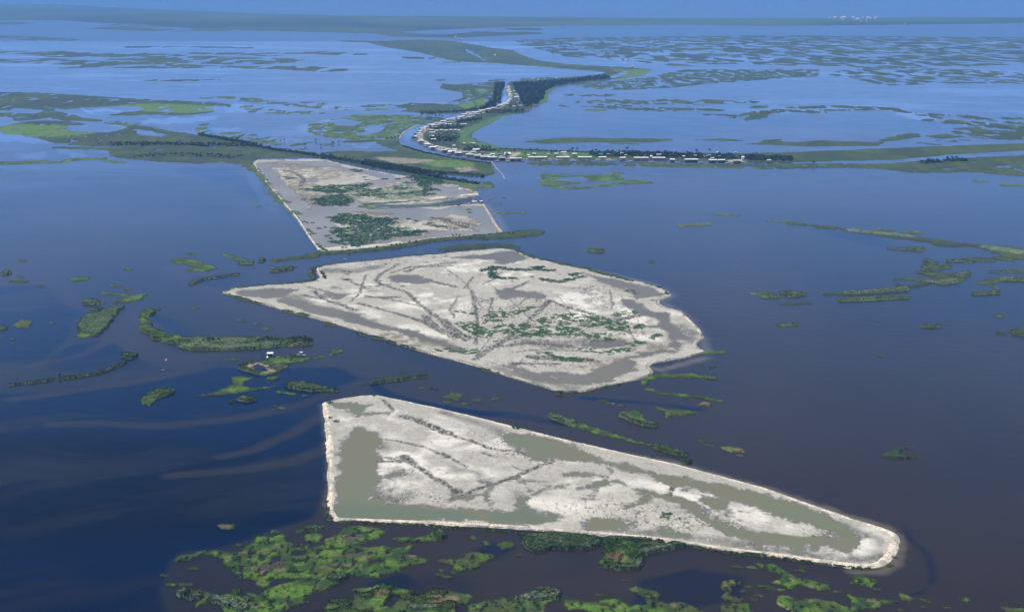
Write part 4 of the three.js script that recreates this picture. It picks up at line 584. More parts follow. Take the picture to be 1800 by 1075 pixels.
islet('small comma-shaped islet right of the diamond-shaped one', 'g', ['S 5 1618,1053 1628,1056 1637,1059'], {});
islet('small isolated grass islet in the bottom right water', 'g', ['S 5 1687,1053 1699,1056'], {});
islet('grass spit cut by the bottom right corner', 'g', ['P 1758,1064 1772,1070 1860,1072 1860,1090 1776,1080'], { wob: 1.2 });
islet('tan and green scrap islet alone in the dark left water', 'g', ['P 383,923 398,922 412,922 412,930 387,930'], { paint: [['tan', 'S 8 384,926 398,928']] });
islet('grey reed clump on a grass bar left of the dike corner', 'g', ['P 532,929 550,926 570,925 556,934 532,934'], { reeds: ['S 6 534,931 552,930'] });
islet('yellowish grass patch under the grey reed clump', 'g', ['P 534,940 556,937 568,942 561,953 538,952'], { tanShare: 1 });
islet('small grass link left of the green marsh tongue', 'g', ['P 550,962 572,958 574,966 552,967'], {});
for (const [x, y, w] of [[1296, 996, 14], [1322, 997, 12], [1407, 1003, 15], [1412, 997, 6], [1343, 1030, 14], [1356, 1034, 10], [1374, 1036, 9], [1316, 1031, 10], [1310, 1039, 12], [1334, 1046, 12], [1327, 1053, 6], [1420, 1053, 9], [1473, 1040, 10], [1622, 1066, 8], [1665, 1068, 10], [1586, 1072, 8], [1542, 1036, 6], [1100, 1019, 12], [954, 1033, 18], [1060, 1045, 22], [911, 975, 7], [776, 1002, 7], [340, 999, 15], [288, 1011, 9], [300, 1027, 10], [326, 1027, 18], [484, 934, 12], [420, 957, 6], [526, 934, 6], [1700, 1052, 4], [1565, 993, 6], [1572, 979, 5], [1562, 995, 6]]) islet('tiny clump of marsh grass in the dark bottom water', 'g', [`S 4 ${x - w / 2},${y} ${x + w / 2},${y + 1}`], { name: 'grass_tuft', category: 'grass tuft', group: 'tiny grass clumps in the bottom water', wob: 1.1, tall: 0.7 });

// ---------------------------------------------------------------- trees and shrub clumps
const bark = mat(0.07, 0.055, 0.042), leafMats = [mat(0.034, 0.070, 0.026, 0.85), mat(0.044, 0.084, 0.028, 0.85), mat(0.027, 0.058, 0.025, 0.85)];
function treeModel(v) {
  const R = rng(200 + v), o = new THREE.Group(), tr = [];
  const limb = (a, b, r0, r1) => { const d = new THREE.Vector3().subVectors(b, a), g = new THREE.CylinderGeometry(r1, r0, d.length(), 6, 1); g.translate(0, d.length() / 2, 0); g.applyQuaternion(new THREE.Quaternion().setFromUnitVectors(new THREE.Vector3(0, 1, 0), d.clone().normalize())); g.translate(a.x, a.y, a.z); tr.push(g); };
  const fork = new THREE.Vector3((R() - 0.5) * 0.5, 2.6, (R() - 0.5) * 0.5); limb(new THREE.Vector3(0, -0.4, 0), fork, 0.3, 0.2);
  const crowns = [];
  for (let k = 0; k < 5; k++) { const a = k / 5 * 6.28 + R(), q = new THREE.Vector3(Math.cos(a) * (1.2 + R()), 4.2 + R() * 2.4, Math.sin(a) * (1.2 + R())); limb(fork, q, 0.15, 0.05); const g = leafBall(46, 1.7 + R() * 0.6, 1.5 + R() * 0.5, 0.42, 900 + v * 10 + k, 0.35, 0); g.translate(q.x, q.y, q.z); crowns.push(g); }
  const top = leafBall(50, 1.9, 1.6, 0.42, 990 + v, 0.35, 0); top.translate(0, 6.6, 0); crowns.push(top);
  part('trunk', mergeGeometries(tr.map((g) => { g.deleteAttribute('uv'); return g; })), bark, o);
  part('crown', mergeGeometries(crowns), leafMats[v % 3], o);
  return o;
}
const treeModels = [0, 1, 2, 3].map(treeModel);
let treeCount = 0;
function plant(px, py, s, label, group, name = 'tree') {
  const [x, z] = Array.isArray(px) ? px : G(px, py), o = treeModels[treeCount % 4].clone();
  o.name = numbered(name); o.position.set(x, 0.3, z); o.rotation.y = treeCount * 2.4; o.scale.set(s * (0.95 + 0.2 * hash(treeCount, 3)), s, s * (0.95 + 0.2 * hash(treeCount, 4))); treeCount++;
  tag(o, label, 'tree', group); scene.add(o); return o;
}
function fillPoints(shape, gap, seed, max = 1e9) {
  const s = parse(shape), R = rng(seed), out = []; let tries = 0;
  while (tries++ < 6000 && out.length < max) { const x = s.x0 + R() * (s.x1 - s.x0), z = s.z0 + R() * (s.z1 - s.z0); if (sd(s, x, z) < 0 || out.some(([a, b]) => Math.hypot(a - x, (b - z) * 0.6) < gap)) continue; out.push([x, z]); }
  return out;
}
for (const [x, y, s] of [[366, 601, 1.1], [374, 600, 1.0], [384, 600, 0.9], [357, 602, 0.8]]) plant(x, y, s * 0.72, 'dark tree in the small left stand on the boomerang-shaped islet', 'left tree stand on the boomerang islet');
for (const [x, y, s] of [[455, 601, 0.8], [462, 601, 1.1], [470, 600, 1.2], [477, 601, 1.0], [484, 600, 0.8], [490, 600, 0.7], [497, 600, 0.6]]) plant(x, y, s * 0.75, 'dark tree in the middle stand on the boomerang-shaped islet', 'middle tree stand on the boomerang islet');
for (const [x, y, s] of [[508, 600, 0.9], [515, 601, 1.1], [522, 600, 1.2], [529, 600, 1.1], [536, 600, 1.2], [543, 601, 1.0], [548, 602, 0.9], [519, 603, 0.9], [533, 603, 0.9]]) plant(x, y, s * 0.75, 'dark tree in the right end stand of the boomerang-shaped islet', 'right tree stand on the boomerang islet');
plant(105, 664, 0.55, 'lone dark bush-like tree on the thin tail of the curved spit', undefined);
plant(512, 634, 0.45, 'low dark tree at the shore of the pond islet', undefined);
for (const [x, y] of [[796, 417], [802, 416], [808, 417], [720, 428], [731, 427], [688, 434], [697, 433], [703, 432], [614, 443], [894, 413], [902, 412], [662, 437]]) plant(x, y, 0.6, 'dark shrub tree on the overgrown levee before the far mud island', 'shrub trees on the front levee');
// tree line beside the levee canal
{
  const line = smoothPath(parse('S 1 352,238 380,243 410,248 440,255 470,262 500,267 540,272 580,277 620,284 660,291 700,298 740,306 770,311').pts, 21, false), R = rng(71);
  for (const [x, z] of line) plant([x + (R() - 0.5) * 12, z + (R() - 0.5) * 40], 0, 0.75 + R() * 0.45, 'dark tree in the long tree line beside the levee canal', 'tree line beside the levee canal');
  for (const [x, z] of smoothPath(parse('S 1 200,253 240,252 290,253 340,254 400,254 440,256').pts, 28, false)) plant([x + (R() - 0.5) * 12, z + (R() - 0.5) * 50], 0, 0.7 + R() * 0.4, 'dark tree in the wood strip across the left marsh', 'wood strip across the left marsh');
  for (const [x, y] of [[752, 212], [757, 211], [766, 206], [772, 205], [777, 207], [700, 243], [694, 244], [688, 245], [680, 246], [834, 183], [836, 188]]) plant(x, y, 1.0, 'dark tree on the marsh bank opposite the village', 'trees on the bank opposite the village');
  for (const [x, y] of [[1430, 289], [1632, 285], [1640, 286], [1648, 285], [1666, 281], [1674, 281], [1682, 281], [1692, 283]]) plant(x, y, 1.15, 'dark tree standing on the marsh bank right of the village', 'trees on the right marsh bank');
  for (const [x, y] of [[555, 248], [584, 252], [586, 253], [595, 251], [536, 256], [493, 250], [500, 248], [564, 257]]) plant(x, y, 0.75, 'small dark tree by the sheltered ponds of the left marsh', 'small trees by the marsh ponds');
}
// village trees, each one, and the wood behind as one mass
{
  let n = 0; const R = rng(77);
  for (const [shape, gap, max] of [['P 748,240 775,236 812,238 806,246 800,253 775,254 752,250', 9, 36], ['P 752,224 790,220 820,222 812,226 770,229 752,229', 9, 18], ['P 800,212 840,205 850,210 830,218 802,216', 9, 16], ['P 845,198 890,190 925,190 920,197 870,202', 10, 16], ['P 810,262 850,257 880,262 870,266 820,266', 9, 12], ['S 16 940,271 965,272', 11, 7], ['S 12 1018,273 1042,273', 11, 4], ['S 15 1052,269 1110,271 1200,273 1290,275', 9, 36], ['P 1310,274 1390,276 1394,282 1320,281', 9, 16], ['S 14 890,268 925,262', 14, 3], ['S 8 1100,276 1300,280', 22, 10], ['P 903,182 925,184 922,194 890,190', 15, 10]])
    for (const p of fillPoints(shape, gap, 300 + n++, max)) plant(p, 0, 0.8 + R() * 0.4, 'dark green tree among the houses of the bayou village', 'trees in the village');
  const wood = []; const Rw = rng(79);
  for (const [shape, gap] of [['P 902,148 1000,141 1060,134 1075,138 1000,146 975,152 958,161 953,178 935,186 925,190 912,170', 11], ['P 872,147 886,147 881,160 880,176 860,188 850,190 868,176', 14]]) for (const [x, z] of fillPoints(shape, gap, 500, 1800)) { const v = 0.7 + 0.6 * Rw(); wood.push(x, 0.3, z, Rw() * 6.28, 5 + Rw() * 3, 7 + Rw() * 4, 0.024 * v, 0.052 * v, 0.022 * v); }
  const g = new THREE.Group(); g.name = 'forest'; scene.add(g); tag(g, 'dense dark wood behind the upper village', null, null, 'stuff'); scatter('shrub', 'canopy', wood, g);
  // scrub filling the tree lines and the village groves below the trees
  const scrub = [], Rs = rng(83), put = (x, z, s) => { const v = 0.7 + 0.6 * Rs(); scrub.push(x, 0.2, z, Rs() * 6.28, s * (0.8 + 0.5 * Rs()), s * (0.7 + 0.6 * Rs()), 0.022 * v, 0.050 * v, 0.019 * v); };
  for (const [line, step, wide, s] of [['S 1 350,237 410,247 470,261 540,271 620,284 700,298 770,312 840,324', 3.5, 34, 3.4], ['S 1 200,253 290,253 440,256', 4, 60, 3.2], ['S 1 240,274 330,272 420,276', 6, 60, 2.6], ['S 1 640,282 700,292 760,302 850,309', 4, 16, 3], ['S 1 1040,272 1110,272 1200,274 1290,276', 2.6, 80, 5], ['S 1 1310,278 1390,280', 2.6, 70, 5], ['S 1 760,244 800,246', 2.5, 120, 3.4], ['S 1 756,227 812,225', 3, 50, 3.2], ['S 1 806,214 842,209', 3, 60, 3.4], ['S 1 880,262 1000,267 1100,270', 6, 14, 2.6], ['S 1 846,197 920,195', 3, 120, 3.4], ['S 1 815,264 870,264', 4, 50, 3.2], ['S 1 707,257 745,268 800,279 860,288', 4, 14, 2.4], ['S 1 740,198 800,196 850,190 872,184', 4, 60, 3], ['S 1 1624,286 1654,285', 3, 30, 4], ['S 1 1662,282 1700,283', 3, 30, 4]]) for (const [x, z] of smoothPath(parse(line).pts, step, false)) for (let k = 0; k < 2; k++) put(x + (Rs() - 0.5) * 6, z + (Rs() - 0.5) * wide, s);
  const sg = new THREE.Group(); sg.name = 'scrub'; scene.add(sg); tag(sg, 'dark scrub growing under the village trees and levee tree lines', null, null, 'stuff'); scatter('shrub', 'foliage', scrub, sg);
}
// shrub clumps on the mud islands
{
  const shrubMat = [mat(0.032, 0.098, 0.044, 0.85), mat(0.040, 0.108, 0.044, 0.85)];
  const models = [0, 1, 2].map((v) => { const a = []; const R = rng(600 + v); for (let k = 0; k < 7; k++) { const g = leafBall(30, 1.5 + R(), 0.75, 0.42, 620 + v * 20 + k, 0.3, 0.7); g.translate((R() - 0.5) * 8, 0, (R() - 0.5) * 7); a.push(g); } return mergeGeometries(a); });
  let n = 0;
  const clump = ([x, z], s, label, group, y = 0.6) => { const m = new THREE.Mesh(models[n % 3], shrubMat[n % 2]); m.name = numbered('shrub_clump'); m.castShadow = m.receiveShadow = true; m.position.set(x, y - 0.1, z); m.rotation.y = n * 1.7; m.scale.set(s * 1.38, 0.75 + 0.5 * s, s * 1.38); tag(m, label, 'shrub', group); scene.add(m); n++; };
  const R = rng(61);
  const C1 = 'dark green shrub clump in the upper thicket of the flooded island', C2 = 'dark green shrub clump in the lower thicket of the flooded island', G1 = 'upper shrub thicket', G2 = 'lower shrub thicket';
  for (const s of ['P 525,334 560,328 600,326 650,324 650,332 600,340 560,338', 'P 555,360 552,352 575,345 600,342 615,352 608,362', 'P 590,345 640,336 700,326 715,318 750,322 775,337 760,344 700,351 650,352', 'S 12 735,312 765,322']) for (const p of fillPoints(s, 9.5, 700 + n, 34)) if (R() < 0.9) clump(p, 1.25 + R() * 0.8, C1, G1);
  for (const s of ['P 584,379 612,376 650,382 655,392 610,396 588,390', 'P 586,402 620,398 650,400 648,428 626,434 605,420', 'P 640,396 690,394 720,399 746,408 735,415 700,419 650,424', 'P 660,384 690,386 694,394 665,395']) for (const p of fillPoints(s, 9.2, 700 + n, 32)) if (R() < 0.92) clump(p, 1.25 + R() * 0.8, C2, G2);
  for (const [x, y, s] of [[510, 314, 1.6], [500, 312, 1.2], [517, 314, 1.2], [623, 299, 1.3], [633, 300, 1.3], [628, 302, 1.2], [568, 362, 0.7], [562, 351, 0.8], [534, 351, 0.8], [533, 390, 0.6], [540, 392, 0.6], [549, 392, 0.5], [560, 402, 0.7], [572, 400, 0.5], [575, 415, 0.8], [581, 419, 0.5], [582, 421, 0.4], [586, 425, 1.2], [592, 427, 1.1], [600, 424, 0.9], [602, 429, 0.9], [605, 436, 0.9], [543, 413, 0.6], [757, 393, 0.9], [770, 400, 1], [780, 398, 0.9], [824, 369, 0.6], [825, 374, 0.6], [718, 386, 1], [730, 389, 0.9], [640, 312, 1], [645, 317, 1], [676, 315, 1.1], [700, 315, 1.0]]) clump(G(x, y), s, 'lone dark green shrub clump standing apart on the flooded island', 'lone shrubs on the flooded island');
  for (const [l, q] of [['dark shrub in the hook-shaped thicket on the middle island', ['S 5 846,477 866,471 905,475 950,474 966,477', 'S 5 868,472 864,482 875,490 905,490', 'S 4 937,472 952,470']], ['dark shrub in the curved thicket right of the hook-shaped one', ['S 6 950,492 985,496 1010,490 1023,488', 'S 5 1005,485 1015,482']]])
    for (const s of q) for (const [x, z] of smoothPath(parse(s).pts, 5.2, false)) clump([x + (R() - 0.5) * 4, z + (R() - 0.5) * 8], 0.8 + R() * 0.35, l, l.includes('hook-shaped thicket') ? 'hook-shaped thicket' : 'curved thicket');
  for (const [x, y, s] of [[975, 476, 0.5], [605, 478, 0.5], [610, 483, 0.5], [614, 479, 0.4], [611, 492, 0.7], [605, 493, 0.5], [616, 493, 0.4], [669, 495, 0.4], [708, 504, 0.5], [790, 484, 0.4], [749, 462, 0.4], [678, 465, 0.4], [901, 496, 0.3], [1204, 556, 0.6], [1148, 529, 0.5]]) clump(G(x, y), s, 'small lone dark bush on the pale middle mud island', 'lone bushes on the middle island');
  for (const [x, y, s] of [[1170, 906, 0.55], [1176, 905, 0.5], [1165, 911, 0.35], [1174, 912, 0.35], [1195, 913, 0.3]]) clump(G(x, y), s, 'small dark bush on the clod field of the near mud island', 'bushes on the near mud island', 0.8);
  for (const [x, y, s] of [[906, 754, 0.5], [911, 755, 0.45], [1148, 806, 0.4], [579, 710, 0.45], [657, 697, 0.35], [580, 737, 0.3], [591, 743, 0.4]]) clump(G(x, y), s, 'small green bush rooted on the near dike', 'bushes on the near dike', 1.6);
}
// ---------------------------------------------------------------- village houses, sheds, docks
const roofMats = [mat(0.74, 0.75, 0.76, 0.5), mat(0.62, 0.63, 0.64, 0.5), mat(0.40, 0.41, 0.42, 0.6), mat(0.56, 0.52, 0.44, 0.6), mat(0.20, 0.19, 0.18, 0.7)], redRoof = mat(0.42, 0.10, 0.08, 0.6), tealRoof = mat(0.08, 0.30, 0.30, 0.6);
const wallMats = [mat(0.62, 0.62, 0.60), mat(0.42, 0.41, 0.38), mat(0.50, 0.52, 0.55), mat(0.34, 0.30, 0.26)], timber = mat(0.16, 0.125, 0.095), glass = mat(0.03, 0.035, 0.045, 0.15), deckWood = mat(0.30, 0.27, 0.23);
const boxG = (w, h, d, x = 0, y = 0, z = 0) => { const g = new THREE.BoxGeometry(w, h, d); g.translate(x, y + h / 2, z); return g; };
function gable(w, h, d, over, y) {                                        // ridge along x, with eaves
  const s = new THREE.Shape(); const a = d / 2 + over; s.moveTo(-a, 0); s.lineTo(a, 0); s.lineTo(a, 0.18); s.lineTo(0, h); s.lineTo(-a, 0.18); s.closePath();
  const g = new THREE.ExtrudeGeometry(s, { depth: w + over * 2, bevelEnabled: false }); g.translate(0, y, -(w / 2 + over)); g.rotateY(Math.PI / 2); return g;
}
let houseCount = 0;
const onLand = (px, py) => G(px, py);
function house(px, py, wpx, label, o = {}) {
  const [x, z] = onLand(px, py), k = pxm(z), w = wpx / k * 0.76, d = o.d ?? clamp(w * 0.62, 6, 12), h = o.h ?? 3.1, lift = o.lift ?? 1.6, R = rng(900 + houseCount), n = houseCount++;
  const t = thing(o.name || 'house', label, o.category || 'house', [x, 0.5, z], o.turn ?? (R() - 0.5) * 0.3, o.group || 'houses of the bayou village');
  const pl = []; for (const a of [-0.45, 0.45]) for (const b of [-0.42, 0.42]) pl.push(boxG(0.35, lift + 0.3, 0.35, a * w, -0.3, b * d));
  if (lift > 0.2) part('stilts', mergeGeometries(pl), timber, t, 'stuff');
  const wall = part('wall', boxG(w, h, d, 0, lift, 0), o.wall ?? wallMats[n % 4], t);
  part('roof', gable(w, o.rh ?? clamp(d * 0.22, 1.3, 2.6), d, 0.6, lift + h), o.roof ?? roofMats[[0, 2, 1, 0, 3, 4, 2, 1][n % 8]], t);
  const f = d / 2 + 0.03;
  part('door', boxG(1.1, 2.1, 0.08, 0, lift + 0.05, f), timber, t);
  for (const a of [-0.3, 0.3]) part('window', boxG(Math.min(1.6, w * 0.18), 1.2, 0.08, a * w, lift + 1, f), glass, t);
  return t;
}
function dockShed(px, py, wpx, label, o = {}) {                             // an open shed over a dock: roof on posts, planked deck
  const [x, z] = G(px, py), k = pxm(z), w = wpx / k, d = o.d ?? 8, h = 3.6, t = thing('dock_shed', label, 'shed', [x, 0, z], o.turn ?? 0, 'open sheds along the village waterfront');
  part('deck', boxG(w, 0.25, d + 1.5, 0, 0.8, 0), deckWood, t);
  const nP = Math.max(2, Math.round(w / 6));
  for (let i = 0; i < nP; i++) for (const s of [-1, 1]) part('post', boxG(0.3, h + 2, 0.3, (i / (nP - 1) - 0.5) * (w - 0.6), -1.2, s * (d / 2 - 0.3)), timber, t);
  part('roof', gable(w, 1.5, d, 0.4, h + 0.8), o.roof ?? roofMats[0], t);
  part('back_wall', boxG(w, h - 0.4, 0.2, 0, 1.05, -d / 2 + 0.2), wallMats[1], t);
  return t;
}
// waterfront sheds round the bend, following the bank
{
  const pts = [[729, 242, 10, 1.2], [733, 237, 9, 1.1], [737, 233, 9, 1.0], [741, 228, 9, 0.9], [748, 225, 10, 0.6], [758, 221, 12, 0.35], [769, 218, 10, 0.3], [779, 215, 10, 0.3], [789, 212, 12, 0.28], [799, 210, 11, 0.28], [809, 207, 11, 0.3], [816, 203, 10, 0.3], [824, 200, 11, 0.25], [836, 199, 12, 0.2], [847, 196, 11, 0.2], [858, 194, 11, 0.25], [868, 192, 10, 0.3], [880, 187, 9, 0.4], [887, 183, 8, 0.6], [741, 250, 13, -0.5], [752, 256, 12, -0.35], [762, 261, 12, -0.25], [781, 266, 10, -0.2], [795, 268, 13, -0.2], [806, 271, 12, -0.2], [826, 274, 14, -0.12], [840, 276, 12, -0.1], [853, 278, 16, -0.06], [866, 279, 14, 0], [882, 280, 12, 0], [901, 281, 9, 0], [912, 281, 10, 0]];
  const n = pts.length;
  pts.forEach(([x, y, w, a], i) => dockShed(x, y, w, 'white-roofed dock shed on the inner bend of the bayou', { turn: a, d: 8 + 3 * hash(i, 9), roof: roofMats[[0, 0, 1, 0, 3, 2][Math.floor(hash(i, 2) * 6)]] }));
}
{ // small sheds and cottages crowding the inner bank
  const R = rng(404), line = smoothPath(parse('S 1 892,160 895,176 880,186 850,195 815,206 780,217 755,223 741,232 736,241 745,250 765,258 790,264 820,270 850,274 880,277 905,278').pts, 17, false);
  for (const [x, z] of line) { const w = (4 + R() * 6), t = thing('small_shed', 'small shed crowded between the docks and the village road', 'shed', [x + (R() - 0.5) * 8, 0.5, z + (R() - 0.5) * 14], R() * 0.6, 'small sheds on the inner bank'); part('wall', boxG(w, 2.6, w * 0.7), wallMats[Math.floor(R() * 4)], t); part('roof', gable(w, 1.2, w * 0.7, 0.4, 2.6), roofMats[Math.floor(R() * 5)], t); }
}
const rowLabels = [[945, 279, 33, 'longest white dock roof on the straight bayou front'], [989, 279, 22, 'white dock roof below the sandy lot on the bayou front'], [1028, 279, 24, 'thin white dock roof right of the sandy lot'], [1059, 279, 13, 'short white dock roof under the teal-roofed house'], [1095, 280, 10, 'small white dock roof left of the paired white sheds'], [1120, 280, 11, 'left of the paired white sheds on the bayou front'], [1133, 280, 13, 'right of the paired white sheds on the bayou front'], [1158, 280, 22, 'broad white shed roof right of the round white tank'], [1182, 283, 8, 'small cluttered dock roof right of the broad white shed'], [1215, 283, 23, 'long low white dock roof in the right half of the village'], [1253, 284, 14, 'white dock roof under the pair of grey-roofed houses'], [1268, 284, 12, 'last white dock roof before the tall white building'], [1296, 285, 13, 'beige dock roof beside the tall white building']];
for (const [x, y, w, l] of rowLabels) dockShed(x, y, w, l, { d: 9, roof: l.startsWith('beige') ? roofMats[3] : roofMats[0] });
for (const [x, y, w, l, o] of [
  [848, 271, 8, 'red-roofed house near the bayou bend', { roof: redRoof, h: 4 }], [1056, 274, 9, 'teal-roofed house on the straight bayou front', { roof: tealRoof }], [837, 265, 15, 'long white building behind the red-roofed house', { roof: roofMats[0], lift: 0.1 }], [832, 270, 11, 'grey-white house left of the red-roofed house', { roof: roofMats[1] }],
  [892, 273, 14, 'large white warehouse left of the sandy ramp', { roof: roofMats[0], lift: 0.1, d: 16, h: 4.5 }], [879, 274, 8, 'white house left of the large warehouse', {}], [866, 274, 11, 'broad white house at the end of the bend', { roof: roofMats[1] }], [939, 274, 7, 'white hip-roofed house on the lawn right of the sandy ramp', { h: 4 }], [929, 275, 5, 'small white hut beside the sandy ramp', { lift: 0.2 }],
  [964, 274, 5, 'small white house at the right end of the tree clump', {}], [978, 274, 9, 'white house left of the sandy lot', { h: 4 }], [991, 270, 13, 'long cream-roofed building behind the sandy lot', { roof: roofMats[3], lift: 0.1 }], [1010, 274, 10, 'white-roofed open carport right of the sandy lot', { roof: roofMats[0], h: 3.8 }], [1069, 275, 6, 'small white house right of the teal-roofed house', { h: 4 }],
  [1093, 274, 6, 'white two-storey house among the front trees', { h: 5.5 }], [1100, 276, 5, 'grey house beside the white two-storey house', { roof: roofMats[2] }], [1158, 275, 11, 'grey-roofed house behind the broad white shed', { roof: roofMats[2] }], [1202, 278, 6, 'pale house half hidden in the front trees', { roof: roofMats[1] }], [1240, 278, 6, 'bright white house, left of the pair above the docks', { h: 4 }], [1247, 277, 6, 'grey house, right of the pair above the docks', { roof: roofMats[2], h: 4.5 }], [1252, 281, 7, 'white house below the pair above the docks', {}], [1265, 278, 6, 'small white house near the right end of the village', {}], [1306, 283, 5, 'tall narrow white building at the right end of the village', { h: 9, lift: 0.1, d: 9, roof: roofMats[0], wall: wallMats[0] }], [1352, 285, 8, 'lone white camp at the right tip of the village woods', {}], [1222, 277, 5, 'small white cottage left of the bright white house', {}],
  [1293, 270, 3, 'tiny white hut on the lake side of the village', { lift: 0.2 }], [1261, 270, 3, 'tiny white hut on the levee behind the village', { lift: 0.2 }]]) house(x, y, w, l, o);
for (const [x, y, w] of [[758, 231, 9], [767, 232, 8], [776, 231, 8], [784, 232, 7], [792, 231, 7], [800, 231, 6], [806, 232, 5]]) house(x, y, w, 'white house in the long row across the village bend', { group: 'long house row across the bend', roof: roofMats[0], turn: 0.05 });
for (const [x, y, w] of [[760, 235, 12], [759, 241, 11], [762, 247, 11]]) house(x, y, w, 'long white trailer in the stack of three inside the bend', { group: 'three trailers inside the bend', roof: roofMats[0], lift: 0.6, d: 6, turn: 0 });
for (const [x, y, w] of [[768, 223, 8], [776, 220, 7], [786, 221, 9], [795, 221, 9], [803, 221, 6], [812, 221, 6], [818, 221, 5], [824, 208, 9], [838, 203, 13], [832, 206, 8], [766, 226, 7]]) house(x, y, w, 'white-roofed house on the upper bend among dark trees', { group: 'houses on the upper bend' });
for (const [x, y, w] of [[798, 259, 6], [780, 263, 7], [799, 265, 10], [791, 270, 7], [818, 270, 8], [806, 267, 6], [828, 254, 6], [833, 255, 5], [816, 255, 4]]) house(x, y, w, 'pale house on the lower bend between lots and trees', { group: 'houses on the lower bend' });
for (const [x, y, w] of [[890, 157, 5], [893, 160, 6], [897, 164, 6], [895, 170, 6], [894, 174, 6], [895, 178, 6], [904, 162, 5], [911, 162, 4], [907, 167, 8], [909, 170, 7], [908, 173, 10], [912, 177, 3], [904, 179, 5], [910, 182, 5], [892, 185, 5], [903, 189, 6], [915, 188, 8], [925, 187, 4], [917, 166, 4]]) house(x, y, w, 'white house in the far cluster at the narrow upper bayou', { group: 'far house cluster on the upper bayou' });
for (const [x, y] of [[946, 142], [958, 141], [978, 140], [820, 90], [870, 98], [806, 69], [812, 70], [800, 66], [625, 52], [568, 45], [204, 31], [1112, 118]]) house(x, y, 3, 'tiny white building far up the wooded shore', { group: 'tiny far buildings on the wooded shores', lift: 0.1, h: 6, d: 14 });
{ // round white tank
  const [x, z] = G(1145, 279), t = thing('water_tank', 'round white tank standing among the village trees', 'tank', [x, 0.5, z]);
  const g = new THREE.SphereGeometry(3.6, 20, 12); g.scale(1, 0.85, 1); g.translate(0, 5.4, 0); part('vessel', g, roofMats[0], t);
  for (let k = 0; k < 4; k++) part('leg', boxG(0.35, 4, 0.35, Math.cos(k * 1.571 + 0.78) * 2.1, 0, Math.sin(k * 1.571 + 0.78) * 2.1), wallMats[2], t);
}
// storage tanks and sheds on the skyline
{
  const R = rng(88);
  for (const [x, y, w, k] of [[1459, 33, 3.5, 0], [1468, 33, 4, 1], [1463, 32.6, 2, 0], [1478, 33.2, 3, 0], [1483, 32.5, 6, 1], [1486, 33, 2, 0], [1482, 35, 3, 0], [1500, 32.6, 3, 1], [1508, 35.5, 4, 1], [1513, 38, 1.5, 0], [1517, 32.6, 2, 0], [1526, 32.8, 3, 1], [1531, 33.3, 5, 0], [1539, 33.3, 3, 1], [1524, 36, 1.5, 0], [1524, 39, 1.4, 0], [1502, 36, 2, 0], [1505, 34, 2, 0], [1592, 43, 1.2, 0]]) {
    const [px, pz] = G(x, y + 1.2), q = pxm(pz), r = w / q / 2;
    if (k) { const t = thing('factory_hall', 'white industrial hall glinting on the hazy far shore', 'building', [px, 0, pz], 0, 'white industrial halls on the far shore'); part('wall', boxG(r * 2, 26, 40), wallMats[0], t); part('roof', gable(r * 2, 9, 40, 1, 26), roofMats[0], t); }
    else { const t = thing('storage_tank', 'white storage tank glinting on the hazy far shore', 'tank', [px, 0, pz], 0, 'white storage tanks on the far shore'); const g = new THREE.CylinderGeometry(r, r, 26, 20); g.translate(0, 13, 0); part('shell', g, roofMats[0], t); const c = new THREE.ConeGeometry(r * 1.02, 5, 20); c.translate(0, 28.5, 0); part('roof', c, roofMats[0], t); }
  }
}
// rock breakwater at the bayou mouth
{
  const o = new THREE.Mesh(bank(smoothPath(parse('S 1 864,284 869,291 876,299 882,305 885,310 887,315').pts, 1.5, false), 2.6, 1.0, (x, z, r) => [0.20 + 0.16 * r, 0.19 + 0.15 * r, 0.18 + 0.14 * r], -0.5, 21), tinted); o.name = 'breakwater'; o.castShadow = true; tag(o, 'thin pale rock breakwater curving out at the bayou mouth', 'breakwater'); scene.add(o);
  const p = new THREE.Mesh(bank(smoothPath(parse('S 1 702,243 706,236 715,229 728,222 742,218 752,215').pts, 2, false), 3, 0.9, (x, z, r) => [0.5 + 0.1 * r, 0.49 + 0.1 * r, 0.46 + 0.1 * r], -0.5, 22), tinted); p.name = 'bulkhead'; p.castShadow = true; tag(p, 'pale bulkhead edging the bayou bend opposite the village', 'bulkhead'); scene.add(p);
}
// ---------------------------------------------------------------- boats, camp, dredging machines
const white = mat(0.80, 0.80, 0.79, 0.35), steel = mat(0.20, 0.21, 0.22, 0.5, { metalness: 0.3 }), rust = mat(0.16, 0.05, 0.03, 0.7), black = mat(0.02, 0.02, 0.022, 0.6), yellow = mat(0.55, 0.34, 0.04, 0.5);
function hull(L, B, Dp) {                                                   // pointed bow towards +x, flat transom
  const s = new THREE.Shape(); s.moveTo(-L / 2, -B / 2); s.lineTo(L * 0.12, -B / 2); s.quadraticCurveTo(L * 0.38, -B * 0.42, L / 2, 0); s.quadraticCurveTo(L * 0.38, B * 0.42, L * 0.12, B / 2); s.lineTo(-L / 2, B / 2); s.closePath();
  const inner = new THREE.Path(); const l = L * 0.86, b = B * 0.8; inner.moveTo(-l / 2, -b / 2); inner.lineTo(-l / 2, b / 2); inner.lineTo(l * 0.1, b / 2); inner.quadraticCurveTo(l * 0.36, b * 0.4, l * 0.46, 0); inner.quadraticCurveTo(l * 0.36, -b * 0.4, l * 0.1, -b / 2); inner.closePath();
  const rimS = s.clone(); rimS.holes.push(inner);
  const a = new THREE.ExtrudeGeometry(rimS, { depth: Dp * 0.55, bevelEnabled: false }), bse = new THREE.ExtrudeGeometry(s, { depth: Dp * 0.45, bevelEnabled: false }); bse.scale(0.94, 0.86, 1); a.translate(0, 0, Dp * 0.45 - 0.3); bse.translate(0, 0, -0.3);
  const g = mergeGeometries([a, bse]); g.rotateX(-Math.PI / 2); return g;
}
